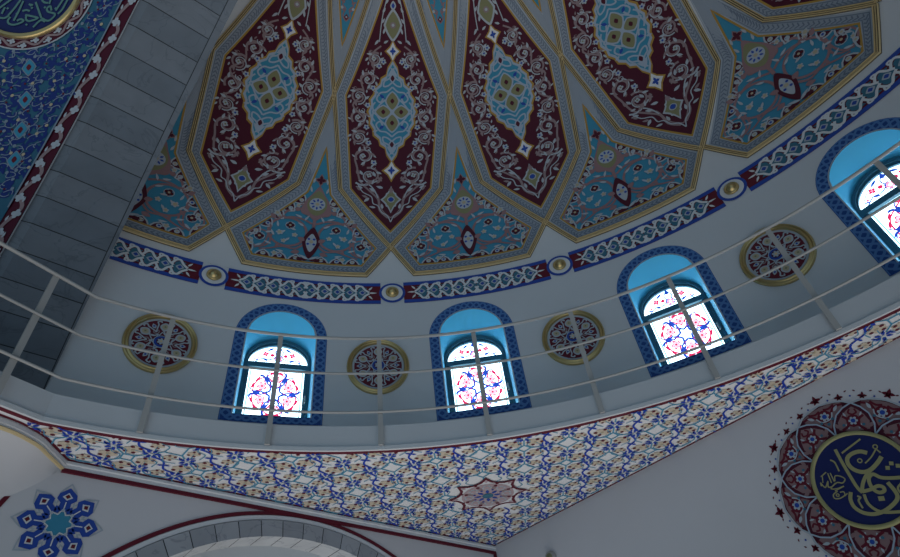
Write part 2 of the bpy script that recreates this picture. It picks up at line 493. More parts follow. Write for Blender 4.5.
# ------------------------------------------------------------------ gilt rib network on the dome
HEX = [-12.0, 10.6, 32.6, 54.65, 76.5]
KITE = [-0.8, 21.6, 43.55, 65.45, 87.4]
d = Mesh()
def rib(P, c, w=0.68):
    q = [P[0]]
    for a, b in zip(P, P[1:]):
        k = max(1, int(math.hypot(b[0]-a[0], b[1]-a[1])/1.2))
        for i in range(1, k+1): q.append((a[0]+(b[0]-a[0])*i/k, a[1]+(b[1]-a[1])*i/k))
    F = dome_map(c); n = len(q); nor = []
    for i, p in enumerate(q):
        e0 = (p[0]-q[i-1][0], p[1]-q[i-1][1]) if i else None; e1 = (q[i+1][0]-p[0], q[i+1][1]-p[1]) if i < n-1 else None
        ns = []
        for e in (e0, e1):
            if e: L = math.hypot(*e); ns.append((-e[1]/L, e[0]/L))
        nx, ny = sum(v[0] for v in ns), sum(v[1] for v in ns); L = math.hypot(nx, ny); nx /= L; ny /= L
        kk = 1/max(.4, nx*ns[0][0]+ny*ns[0][1]); nor.append((nx*kk, ny*kk))
    for prof, mt in (([(-.5, 0), (-.48, .016), (.48, .016), (.5, 0)], 'rib_bed'), ([(-.47, .014), (-.42, .034), (-.32, .036), (-.24, .014)], 'gold'),
                     ([(-.09, .014), (-.05, .030), (.05, .030), (.09, .014)], 'gold'), ([(.24, .014), (.32, .036), (.42, .034), (.47, .014)], 'gold')):
        rows = [[F(p[0]+m_[0]*o*w, p[1]+m_[1]*o*w, h+.004) for o, h in prof] for p, m_ in zip(q, nor)]
        rows = [r for r in rows if all(keep_arch(x) for x in r)]
        if len(rows) > 1: d.grid(rows, mt)
HG = [(0, 6.5), (7.47, 16.8), (9.19, 32.9), (0.05, 60.5)]
for c in HEX:
    for s in (-1, 1): rib([(s*x, y) for x, y in HG], c)
for c in KITE:
    rib([(-10.85, 6.5), (-7.7, 1.33), (7.7, 1.33), (10.85, 6.5)], c)
struct(d.build('trim_5', smooth=False))

# ------------------------------------------------------------------ chevron border between rib and field
def border(parent, c, outer, inner, clip=None, name='chevron_border'):
    A = Art(dome_map(c), 1.2, 0.003, 0.003, clip)
    n = len(outer)
    for i in range(n):
        o0, o1, i0, i1 = outer[i], outer[(i+1) % n], inner[i], inner[(i+1) % n]
        L = math.hypot(o1[0]-o0[0], o1[1]-o0[1]); k = max(2, int(L/1.0))
        lerp = lambda p, q, t: (p[0]+(q[0]-p[0])*t, p[1]+(q[1]-p[1])*t)
        def at(t, w): return lerp(lerp(i0, i1, t), lerp(o0, o1, t), w)
        for q in range(k):
            A.add([A.P(at(q/k, 0), 0), A.P(at((q+1)/k, 0), 0), A.P(at((q+1)/k, 1), 0), A.P(at(q/k, 1), 0)], [(0, 1, 2, 3)], 'border')
        for w_, t_, m_ in ((0.10, 0.16, 'border_light'), (0.24, .12, 'border_dark'), (0.80, .12, 'border_dark'), (0.92, .14, 'border_light')):
            A.line([at(q/k, w_) for q in range(k+1)], t_*.8, m_, 1)
        kk = max(3, int(L/0.62))
        for q in range(kk):
            t = (q+.1)/kk; dt = .62/kk
            A.line([at(min(1, t), .32), at(min(1, t+dt), .52), at(min(1, t), .72)], .15, 'border_dark', 1)
    return A.build(name, parent)

def edge_line(parent, c, poly_, w, clip=None, name='gilt_edge'):
    A = Art(dome_map(c), 1.0, 0.012, 0.003, clip); A.line(poly_, w, 'goldpaint', 0, closed=True); return A.build(name, parent)

# ------------------------------------------------------------------ maroon pointed panels
HI = [(0, 9.4), (5.95, 17.1), (7.35, 32.95), (0.0, 53.0)]
def full(P): return P + [(-x, y) for x, y in reversed(P[1:-1])]
def hex_panel(c, label):
    F = dome_map(c); base = dome_pt(c, 9.4)
    t = thing('dome_panel', label, 'panel', base, 'maroon pointed panels of the dome')
    A = Art(F, 1.0, 0.004, 0.003); A.field([(-x, y) for x, y in HI], HI, 'maroon', 0, 40, 10); A.build('panel_field', t)
    border(t, c, [(0, 6.9), (7.2, 16.9), (8.85, 32.85), (0, 59.2), (-8.85, 32.85), (-7.2, 16.9)], [(0, 9.4), (5.95, 17.1), (7.35, 32.95), (0, 53.0), (-7.35, 32.95), (-5.95, 17.1)])
    edge_line(t, c, full(HI), 0.26)
    # --- cartouche
    A = Art(F, 0.7, 0.012, 0.003); cy = 30.65
    half = [(0, 8.45), (.75, 7.2), (1.0, 6.0), (1.75, 5.5), (1.95, 4.6), (2.75, 3.9), (2.85, 2.9), (3.45, 2.0), (3.35, 1.1), (3.75, 0)]
    half = [(x, y) for x, y in half]
    out = half + [(x, -y) for x, y in reversed(half[:-1])] + [(-x, -y) for x, y in half[1:]] + [(-x, y) for x, y in reversed(half[1:-1])]
    out = [(x, cy+y) for x, y in out]
    A.poly([(x*1.09, cy+(y-cy)*1.05) for x, y in out], 'goldpaint', 0, 4, (0, cy)); A.poly(out, 'paleblue', 1, 4, (0, cy))
    cart = A.build('cartouche', t)
    A = Art(F, 0.6, 0.020, 0.003)
    A.poly([(x*.9, cy+(y-cy)*.93) for x, y in out], 'cyan', 0, 4, (0, cy))
    def q1():
        for sy in (1, -1):
            A.push(lambda p, sy=sy: (p[0], cy+sy*(p[1])))
            A.leaf(0.35, 7.4, -2.2, 2.0, .5, 'paleblue', 1)
            A.line(smooth_pts([(0, 6.6), (.55, 5.6), (1.3, 5.1), (1.4, 4.3), (.7, 4.4), (0, 5.0)], 4), .26, 'paleblue', 1)
            A.line(smooth_pts([(0, 4.2), (.9, 3.4), (1.9, 3.2), (2.5, 2.2), (1.9, 1.6), (1.5, 2.4), (2.1, 2.9)], 4), .26, 'paleblue', 1)
            A.line(smooth_pts([(3.2, 0), (2.5, .5), (1.9, 1.3), (1.0, 2.2), (0, 3.2)], 4), .24, 'paleblue', 1)
            A.line(smooth_pts([(3.0, .2), (3.1, 1.0), (2.7, 1.6)], 3), .24, 'paleblue', 1)
            A.leaf(1.3, 2.3, .7, 1.0, .5, 'royal', 2); A.leaf(.5, 1.5, .5, .8, .45, 'royal', 2)
            A.leaf(.6, 5.9, 1.9, .9, .4, 'paleblue', 2); A.leaf(2.2, 3.1, .4, .9, .4, 'paleblue', 2)
            A.pop()
    mirror(A, q1)
    for x, y in ((0, 1.85), (0, -1.85), (1.42, 0), (-1.42, 0)):
        wq, hq = (1.0, 1.45) if x == 0 else (1.2, 1.0)
        A.diamond(x, cy+y, wq+.2, hq+.25, 'paleblue', 2, .22); A.diamond(x, cy+y, wq-.05, hq, 'olive', 3, .2); A.diamond(x, cy+y, .33, .42, 'maroon', 4, .2); A.leaf(x*1.0+.75*(1 if x == 0 else 0), cy+y*1.0+(.7 if x else 0), .8, .7, .35, 'royal', 2)
    A.disc(0, cy, .35, 'paleblue', 4, 8)
    for y in (5.6, -5.6):
        A.diamond(0, cy+y, .55, .75, 'paleblue', 3, .2); A.diamond(0, cy+y, .32, .5, 'maroon', 4, .2)
    A.build('leaf_tracery', cart)
    # --- quatrefoils above and below the cartouche
    for y, s in ((40.6, .95), (20.55, 1.05)):
        A = Art(F, .6, .012, .003)
        A.quatre(0, y, 1.45*s, 2.0*s, 'goldpaint', 0, 1.25); A.quatre(0, y, 1.1*s, 1.55*s, 'white', 1, 1.25); A.quatre(0, y, .55*s, .75*s, 'royal', 2, .8)
        A.build('quatrefoil', t)
    # --- olive finials
    A = Art(F, .6, .012, .003)
    A.diamond(0, 44.6, 1.55, 2.6, 'pale', 0, .14); A.diamond(0, 44.6, 1.2, 2.1, 'olive', 1, .16); A.disc(0, 44.6, .5, 'brown', 2, 8); A.disc(0, 44.6, .25, 'pale', 3, 6)
    A.diamond(0, 47.5, .5, .75, 'pale', 1, .2); A.diamond(0, 47.5, .27, .4, 'royal', 2, .2)
    A.build('finial', t)
    A = Art(F, .6, .012, .003)
    A.quatre(0, 15.3, 1.55, 2.5, 'pale', 0, 1.5); A.quatre(0, 15.3, 1.2, 2.05, 'olive', 1, 1.45); A.diamond(0, 17, .4, .6, 'brown', 2); A.diamond(0, 15.3, .42, .42, 'royal', 3, .2); A.ring(0, 15.3, .5, .12, 'pale', 2, 10)
    A.build('finial', t)
    # --- scrollwork
    A = Art(F, .5, .008, .003)
    def side():
        P = smooth_pts([(.4, 12.0), (1.6, 13.4), (1.9, 15.4), (3.2, 16.9), (4.6, 18.5), (5.2, 21.0), (5.5, 23), (3.7, 25.0), (5.9, 27), (4.3, 29.2), (6.2, 31.5), (4.6, 33.6), (5.0, 36), (3.0, 37.6), (3.3, 40), (1.9, 41.4)], 5)
        A.line(P, .30, 'brown', 0, .26)
        for x, y, r, a, dd in ((3.2, 19.6, 1.45, 1.2, 1), (4.2, 23.0, 1.35, -.6, 1), (5.1, 26.2, 1.2, 2.4, -1), (5.2, 29.6, 1.25, -.8, 1), (5.3, 33.0, 1.3, 2.2, -1), (3.9, 36.0, 1.25, -.8, 1), (2.9, 39.3, 1.05, 2.2, -1)):
            A.spiral(x, y, r, a, 1.25, dd, .36, 'brown', 1)
            A.spiral(x, y, r*.98, a+2.6, .9, dd, .20, 'pale', 2, .3)
            for k in range(3):
                b = a+1.3+k*1.9; A.leaf(x+r*.75*cos(b), y+r*.75*sin(b), b+1.0*dd, .95, .42, 'brown' if k == 1 else 'pale', 3)
            A.flower(x+.15, y, .42, 4, 'pale', 'olive', 3, a)
            for k in range(4):
                b = a+.4+k*1.6; A.leaf(x+r*1.05*cos(b), y+r*1.05*sin(b), b+.9*dd, .62, .26, 'brown' if k % 2 else 'pale', 2)
            A.spiral(x-.9*dd*.6, y+r*1.0, .55, a+1, .9, -dd, .16, 'pale' if dd > 0 else 'brown', 2, .3)
            A.leaf(x+r*1.0*cos(a+4.2), y+r*1.0*sin(a+4.2), a+4.2+dd, .8, .36, 'pale', 3)
        for x, y in ((2.7, 21.9), (3.6, 25.3), (4.0, 28.0), (3.9, 31.7), (3.1, 34.6), (2.2, 38.2), (1.5, 38.9)):
            A.flower(x, y, .48, 5, 'pale', 'royal', 3, .3)
        for x, y, a, L in ((1.6, 43.2, 1.9, 1.2), (1.9, 44.8, 2.2, 1.0), (1.7, 46.4, 2.1, .9), (1.2, 47.7, 2.0, 1.2), (.9, 49.2, 1.9, 1.0), (2.3, 42.3, -.9, 1.1), (1.5, 41.8, 2.6, .9)):
            A.leaf(x, y, a, L, .38, 'pale', 3)
        A.line(smooth_pts([(2.2, 42.0), (2.0, 44.0), (1.7, 46.0), (1.2, 48.0), (.7, 49.6)], 4), .16, 'pale', 2)
        A.line(smooth_pts([(5.3, 18.2), (4.4, 17.8), (3.4, 18.0), (2.5, 17.0), (1.9, 15.6)], 4), .3, 'pale', 2, .15)
        A.line(smooth_pts([(0, 12.0), (.9, 12.9), (1.5, 14.0), (2.0, 16.2), (3.3, 17.0)], 4), .18, 'brown', 1); A.line(smooth_pts([(0, 11.2), (.5, 12.4), (1.3, 13.0), (1.9, 14.2), (2.6, 14.6), (2.9, 15.8), (4.2, 16.6), (4.9, 17.9)], 4), .16, 'pale', 2)
        for x, y, a in ((2.2, 13.8, .2), (3.4, 15.6, .4), (1.2, 13.6, 1.4), (3.9, 17.9, 2.4), (4.6, 16.8, 1.0), (2.9, 18.0, 1.9), (2.4, 19.4, 1.2)):
            A.leaf(x, y, a, 1.0, .4, 'brown' if x > 3 else 'pale', 3)
        for x, y, a in ((3.2, 15.6, -.8), (2.3, 16.8, .5), (4.2, 17.3, .2), (2.2, 18.2, 2.2), (1.4, 18.6, .9), (5.0, 19.6, 1.4), (1.2, 17.4, .3)):
            A.leaf(x, y, a, 1.1, .5, 'brown' if a > .8 else 'pale', 2)
    side(); A.build('scrollwork', t); A.v, A.f, A.mi, A.mats = [], [], [], []
    A.push(lambda p: (-p[0], p[1])); side(); A.pop(); A.build('scrollwork', t)
    return t
hl = {76.5: 'maroon pointed dome panel right against the edge of the big marble arch',
      54.65: 'maroon pointed dome panel above the rosette between first and second windows from marble arch',
      32.6: 'maroon pointed dome panel above the rosette between second and third windows from marble arch',
      10.6: 'maroon pointed dome panel above the rosette between third and fourth windows from marble arch',
      -12.0: 'maroon dome panel cut off at the top edge, only its lowest corner showing'}
for c in HEX: hex_panel(c, hl[c])

# ------------------------------------------------------------------ blue kite panels
KI = [(7.03, 3.05), (8.77, 6.35), (1.62, 15.6), (0.0, 23.7)]
def kite_panel(c, label):
    F = dome_map(c); clip = keep_arch
    t = thing('kite_panel', label, 'panel', dome_pt(c, 3.0), 'turquoise kite panels of the dome')
    if c > 80: t.location = dome_pt(80, 4)
    A = Art(F, 1.0, .004, .003, clip); A.field([(-x, y) for x, y in KI], KI, 'cyan', 0, 24, 14); A.build('panel_field', t)
    border(t, c, [(7.5, 1.65), (10.4, 6.5), (3.15, 16.8), (0, 31.5), (-3.15, 16.8), (-10.4, 6.5), (-7.5, 1.65)],
           [(7.03, 3.05), (8.77, 6.35), (1.62, 15.6), (0, 23.7), (-1.62, 15.6), (-8.77, 6.35), (-7.03, 3.05)], clip)
    edge_line(t, c, KI + [(-x, y) for x, y in reversed(KI[:-1])], .26, clip)
    A = Art(F, .5, .008, .003, clip)
    def side():
        # dark red scallops along the edges
        for (x0, y0), (x1, y1), n, s in (((8.2, 6.6), (1.9, 15.0), 5, 1), ((.6, 3.2), (6.8, 3.2), 3, 1), ((7.2, 3.5), (8.5, 6.1), 1, 1)):
            L = math.hypot(x1-x0, y1-y0); ux, uy = (x1-x0)/L, (y1-y0)/L
            nx, ny = (-uy, ux)
            if nx*(0-x0)+ny*(8-y0) < 0: nx, ny = -nx, -ny
            for k in range(n):
                a = L*k/n; b = L*(k+1)/n; h = 1.05 if n > 1 else .6; mid = (a+b)/2
                P = [(x0+ux*q+nx*hh, y0+uy*q+ny*hh) for q, hh in ((a+.1, 0), (a+.2*L/n, h*.55), (mid, h), (b-.2*L/n, h*.5), (b-.1, 0))]
                A.poly(P, 'maroon', 1); A.line(P, .2, 'pale', 2)
                A.disc(x0+ux*mid+nx*.38, y0+uy*mid+ny*.38, .34, 'pale', 3, 8); A.disc(x0+ux*mid+nx*.38, y0+uy*mid+ny*.38, .17, 'royal' if k % 2 else 'beige', 4, 6)
        # pink scrolls
        A.ring(3.3, 8.0, 2.5, .34, 'pink', 2, 30); A.ring(6.75, 6.1, 1.5, .26, 'pink', 2, 24)
        A.line(smooth_pts([(0.3, 10.0), (1.5, 10.6), (3.2, 10.7), (5.3, 9.6), (5.6, 8.0), (5.9, 5.4), (7.0, 4.3)], 4), .32, 'pink', 2, .22)
        A.line(smooth_pts([(.9, 6.2), (2.0, 5.2), (3.6, 5.3), (5.2, 4.6), (6.4, 4.2)], 4), .34, 'pink', 2, .2)
        A.line(smooth_pts([(4.6, 10.2), (3.9, 11.6), (2.7, 12.4), (2.0, 13.4)], 4), .4, 'pink', 2, .2)
        for x, y, a, L, w in ((.9, 6.8, .5, 1.1, .8), (5.2, 9.9, .9, 1.1, .7), (5.7, 6.4, 2.2, 1.0, .6), (1.3, 4.8, -.3, 1.2, .8), (2.8, 11.9, 2.4, 1.1, .6), (4.4, 5.0, 1.8, .8, .45), (5.0, 10.4, 2.9, 1.2, .5), (6.2, 4.5, .3, 1.0, .4)):
            A.leaf(x, y, a, L, w, 'pink', 3)
        # flowers and tendrils
        for x, y, r in ((3.1, 9.2, .58), (6.7, 6.4, .62)):
            A.flower(x, y, r, 4, 'maroon', 'beige', 4, .6, .3); A.ring(x, y, r*1.05, .12, 'pale', 3, 10)
        for x, y, r in ((4.3, 7.7, .5), (2.3, 7.6, .42), (5.1, 11.0, .5), (4.4, 3.9, .45), (2.5, 12.9, .38), (3.6, 6.3, .4), (7.6, 5.6, .3)):
            A.flower(x, y, r, 5, 'pale', 'beige', 4, x, .55)
        for x, y, a in ((1.3, 9.4, .4), (2.2, 8.5, .2), (3.6, 8.2, -.9), (4.6, 8.6, 1.2), (2.9, 7.0, -1.0), (4.9, 7.0, .9), (6.1, 7.2, 2.6), (7.4, 7.0, -1.2), (6.2, 5.2, -.8), (7.3, 5.2, .8), (3.2, 11.6, 1.0), (1.0, 15.6, 1.2), (1.3, 10.4, 1.9), (5.0, 5.4, .2), (3.3, 4.4, 0), (1.0, 17.2, 1.6), (1.7, 10.9, .2)):
            A.leaf(x, y, a, 1.1, .34, 'pale', 4, .15)
    side(); A.build('scrollwork', t); A.v, A.f, A.mi, A.mats = [], [], [], []
    A.push(lambda p: (-p[0], p[1])); side(); A.pop(); A.build('scrollwork', t)
    A = Art(F, .5, .016, .003, clip)
    A.poly(smooth_pts([(0, 10.6), (.9, 11.3), (2.1, 11.9), (1.75, 13.8), (.85, 15.4), (0, 16.8), (-.85, 15.4), (-1.75, 13.8), (-2.1, 11.9), (-.9, 11.3)], 3, True), 'pink', 0)
    A.poly(smooth_pts([(0, 11.5), (1.0, 12.2), (1.4, 13.5), (.95, 14.9), (0, 16.0), (-.95, 14.9), (-1.4, 13.5), (-1.0, 12.2)], 3, True), 'olive', 1)
    A.disc(0, 13.55, 1.12, 'pale', 2, 16)
    for k in range(8): A.leaf(0+.45*cos(k*pi/4), 13.55+.45*sin(k*pi/4), k*pi/4, .55, .3, 'royal', 3)
    A.disc(0, 13.55, .28, 'beige', 4, 8)
    A.line([(0, 9.4), (0, 11.2)], .45, 'pink', 0)
    A.build('olive_medallion', t)
    A = Art(F, .5, .016, .003, clip)
    A.poly(smooth_pts([(0, 3.7), (.55, 4.5), (.95, 5.6), (1.2, 6.8), (.85, 8.0), (0, 9.4), (-.85, 8.0), (-1.2, 6.8), (-.95, 5.6), (-.55, 4.5)], 3, True), 'maroon', 0)
    A.poly(smooth_pts([(0, 4.9), (.45, 5.6), (.72, 6.7), (.45, 7.6), (0, 8.2), (-.45, 7.6), (-.72, 6.7), (-.45, 5.6)], 3, True), 'pale', 1)
    for x, y in ((.4, 6.3), (-.4, 6.3), (.35, 7.2), (-.35, 7.2)): A.disc(x, y, .2, 'royal', 2, 6)
    A.disc(0, 6.75, .3, 'beige', 2, 8); A.leaf(0, 3.5, .5, 1.5, .4, 'pale', 2); A.leaf(0, 3.5, pi-.5, 1.5, .4, 'pale', 2); A.leaf(0, 3.4, .1, 2.0, .6, 'maroon', 1); A.leaf(0, 3.4, pi-.1, 2.0, .6, 'maroon', 1)
    A.build('teardrop', t)
    A = Art(F, .5, .016, .003, clip)
    A.quatre(0, 17.9, .95, 1.15, 'pink', 0, 1.0); A.quatre(0, 17.9, .72, .85, 'maroon', 1, .8); A.line([(0, 16.6), (0, 17.4)], .2, 'pink', 0)
    A.build('star_motif', t)
    if c > 80: trim_to_arch(t)
    return t
kl = {-0.8: 'turquoise kite panel farthest from the marble arch, above the last window',
      21.6: 'turquoise kite panel above the third window from the marble arch',
      43.55: 'turquoise kite panel above the second window from the marble arch',
      65.45: 'turquoise kite panel above the first window from the marble arch',
      87.4: 'turquoise kite panel half hidden behind the edge of the marble arch'}
for c in KITE: kite_panel(c, kl[c])

# ------------------------------------------------------------------ blue wedges between the tops of the maroon panels
def wedge_panel(c, label):
    F = dome_map(c); t = thing('wedge_panel', label, 'panel', dome_pt(c, 40.7), 'blue wedge panels between the maroon panels')
    WI = [(0, 40.7), (1.75, 48.5), (3.2, 55.5), (2.6, 58)]
    A = Art(F, 1, .004, .003); A.field([(-x, y) for x, y in WI], WI, 'cyan', 0, 12, 4); A.build('panel_field', t)
    o = [(0, 33.9), (2.05, 43.5), (4.2, 53), (4.5, 60)]
    border(t, c, o + [(-x, y) for x, y in reversed(o[1:])], WI + [(-x, y) for x, y in reversed(WI[1:])])
    edge_line(t, c, WI + [(-x, y) for x, y in reversed(WI[1:])], .26)
    A = Art(F, .5, .008, .003)
    def side():
        A.line(smooth_pts([(0, 44.4), (.6, 45.2), (.3, 46.2), (.9, 46.8), (.5, 47.8), (1.2, 48.6), (.6, 49.8)], 3), .2, 'pink', 0)
        for x, y, a in ((.3, 45.8, .6), (.5, 47.0, .5), (.8, 48.2, .8), (.4, 49.4, 1.2)): A.leaf(x, y, a, .9, .35, 'pink', 1)
        for x, y in ((.9, 46.3), (.35, 48.6), (1.2, 49.6)): A.disc(x, y, .24, 'pale', 2, 6)
    mirror(A, side); A.diamond(0, 45.0, .38, .5, 'red', 1); A.disc(0, 45.0, .16, 'pale', 2, 6)
    A.build('scrollwork', t)
for c, w in ((65.45, 'first and second'), (43.55, 'second and third'), (21.6, 'third and fourth')):
    wedge_panel(c, 'narrow blue wedge between tops of the %s maroon panels from marble arch' % w)

# ------------------------------------------------------------------ frieze and bosses
BZ0, BZ1 = 7.040, 7.435; BM = (BZ0+BZ1)/2; BH = (BZ1-BZ0)/2
def frieze(a_lo, a_hi, label, clip=None):
    c = (a_lo+a_hi)/2; L = rad(a_hi-a_lo)*RW; F = cyl_map(c, BM)
    t = thing('painted_frieze', label, 'frieze', (RW*cos(rad(c)), RW*sin(rad(c)), BZ0), 'painted frieze sections under the dome')
    n = int(L/.12)
    A = Art(F, .15, .004, .003, clip)
    for i in range(n):
        s0, s1 = -L/2+L*i/n, -L/2+L*(i+1)/n
        A.add([A.P((s0, -BH), 0), A.P((s1, -BH), 0), A.P((s1, BH), 0), A.P((s0, BH), 0)], [(0, 1, 2, 3)], 'red')
    A.build('maroon_ground', t)
    A = Art(F, .12, .008, .003, clip)
    for s in (1, -1): A.line([(-L/2, s*(BH-.03)), (L/2, s*(BH-.03))], .06, 'royal', 0)
    A.build('blue_edge', t)
    A = Art(F, .05, .008, .003, clip)
    def half():
        X0 = 0.0; E = L/2-.17; U = E/5
        for k in range(5):
            x = X0+U*(k+.5)
            h = .105
            for s in (1, -1):
                A.line(smooth_pts([(x-U*.62, s*.03), (x-U*.35, s*.115), (x-U*.05, s*.125), (x+U*.2, s*.06), (x+U*.55, s*.012)], 3), .032, 'white', 2)
                A.line(smooth_pts([(x-U*.5, s*.1), (x-U*.52, s*.14), (x-U*.3, s*.142), (x-U*.22, s*.11)], 3), .024, 'white', 2)
                A.leaf(x-U*.42, s*.05, s*.35, U*.85, .07, 'teal', 1)
            A.diamond(x, 0, U*.52, .095, 'teal', 1, .15); A.diamond(x, 0, U*.30, .05, 'pale', 3, .1); A.diamond(x, 0, U*.17, .03, 'royal', 4, .1)
        A.leaf(E, 0, 0, .12, .03, 'white', 2); A.leaf(E, .05, .9, .09, .03, 'white', 2); A.leaf(E, -.05, -.9, .09, .03, 'white', 2)
    mirror(A, half)
    A.build('leaf_chain', t)
    if clip: trim_to_arch(t)
BOSS = [76.1, 54.3, 32.35, 10.35]
ed = [-11.5] + BOSS[::-1] + [98.05]
fl = {0: 'blue and maroon frieze section above the fourth window, farthest from the marble arch', 1: 'blue and maroon frieze section above the third window from the marble arch',
      2: 'blue and maroon frieze section above the second window from the marble arch', 3: 'blue and maroon frieze section above the first window from the marble arch',
      4: 'short blue and maroon frieze section butting against the marble arch'}
for i in range(5):
    g = deg(.165/RW); frieze(ed[i]+(0 if i == 0 else g), ed[i+1]-g, fl[i], keep_arch if i == 4 else None)
bl = ['first', 'second', 'third', 'fourth']
for k, c in enumerate(BOSS):
    F = cyl_map(c, 7.240)
    t = thing('frieze_boss', 'round gilt boss in a white ring, %s along the frieze from the marble arch' % bl[k], 'boss', F(0, -.18, 0), 'gilt bosses in the frieze')
    A = Art(F, .08, .010, .004); A.disc(0, 0, .187, 'royal', 0, 28); A.disc(0, 0, .150, 'white', 1, 28); A.build('ring_plate', t)
    m = Mesh(); rows = []
    for r_, h in ((.094, .008), (.092, .030), (.080, .038), (.070, .022), (.060, .03), (.046, .058), (.026, .070), (.001, .074)):
        rows.append([F(r_*cos(2*pi*i/20), r_*sin(2*pi*i/20), .012+h) for i in range(20)])
    m.grid(rows, 'gilt', True); m.build('gilt_dome', t, True)

# ------------------------------------------------------------------ wall rosettes
ROS = [(79.5, 6.02), (56.27, 5.975), (33.42, 5.99), (10.5, 6.015)]
rl = ['beside the marble arch, before the first window', 'between first and second windows from marble arch', 'between second and third windows from marble arch', 'between third and fourth windows from marble arch']
for k, (c, z) in enumerate(ROS):
    F = cyl_map(c, z)
    t = thing('wall_rosette', 'round gilt-rimmed maroon wall rosette %s' % rl[k], 'rosette', F(0, -.42, 0), 'gilt-rimmed rosettes on the drum wall')
    m = Mesh(); rows = []
    for r_, h in ((.398, 0), (.396, .022), (.385, .040), (.372, .030), (.366, .012), (.358, .034), (.345, .040), (.335, .030), (.330, .010), (.328, 0)):
        rows.append([F(r_*cos(2*pi*i/48), r_*1.06*sin(2*pi*i/48), .004+h) for i in range(48)])
    m.grid(rows, 'gilt', True); m.build('gilt_rim', t, True)
    A = Art(F, .06, .006, .003); A.disc(0, 0, .338, 'pale', 0, 40, .355, 3); A.disc(0, 0, .302, 'red', 1, 40, .318, 3); A.build('maroon_disc', t)
    A = Art(F, .04, .016, .003)
    for i in range(6):
        a = i*pi/3+pi/6; A.push(lambda p, a=a: (p[0]*cos(a)-p[1]*sin(a), p[0]*sin(a)+p[1]*cos(a)))
        A.diamond(.222, 0, .062, .056, 'pale', 0, .3); A.diamond(.222, 0, .040, .036, 'beige', 1, .3); A.diamond(.222, 0, .016, .015, 'olive', 2); A.line([(.10, .035), (.165, 0), (.10, -.035)], .012, 'pale', 0)
        A.line(smooth_pts([(.14, 0), (.11, .02), (.105, .06)], 3), .012, 'pale', 0)
        A.pop()
        b = a+pi/6; A.push(lambda p, a=b: (p[0]*cos(a)-p[1]*sin(a), p[0]*sin(a)+p[1]*cos(a)))
        for s in (1, -1):
            A.line(smooth_pts([(.15, 0), (.2, s*.025), (.245, s*.055), (.285, s*.06), (.283, s*.10), (.262, s*.095)], 3), .016, 'pale', 0)
            A.line(smooth_pts([(.12, s*.0), (.15, s*.03), (.18, s*.02)], 3), .014, 'brown', 0)
        A.leaf(.20, 0, 0, .075, .05, 'pale', 1); A.disc(.235, 0, .014, 'royal', 2, 6)
        A.pop()
    A.build('leaf_wreath', t)
    A = Art(F, .04, .020, .003)
    P = []
    for i in range(12):
        rr = .135 if i % 2 == 0 else .078; P.append((rr*cos(i*pi/6), rr*sin(i*pi/6)))
    A.poly([(x*.95, y*.95) for x, y in P], 'pale', 0); A.poly([(x*.74, y*.74) for x, y in P], 'royal', 1); A.disc(0, 0, .088, 'pale', 2, 16); A.disc(0, 0, .078, 'royal', 3, 16)
    A.disc(0, 0, .052, 'maroon', 4, 12); A.flower(0, 0, .045, 6, 'pale', 'gold', 5)
    A.build('star_motif', t)

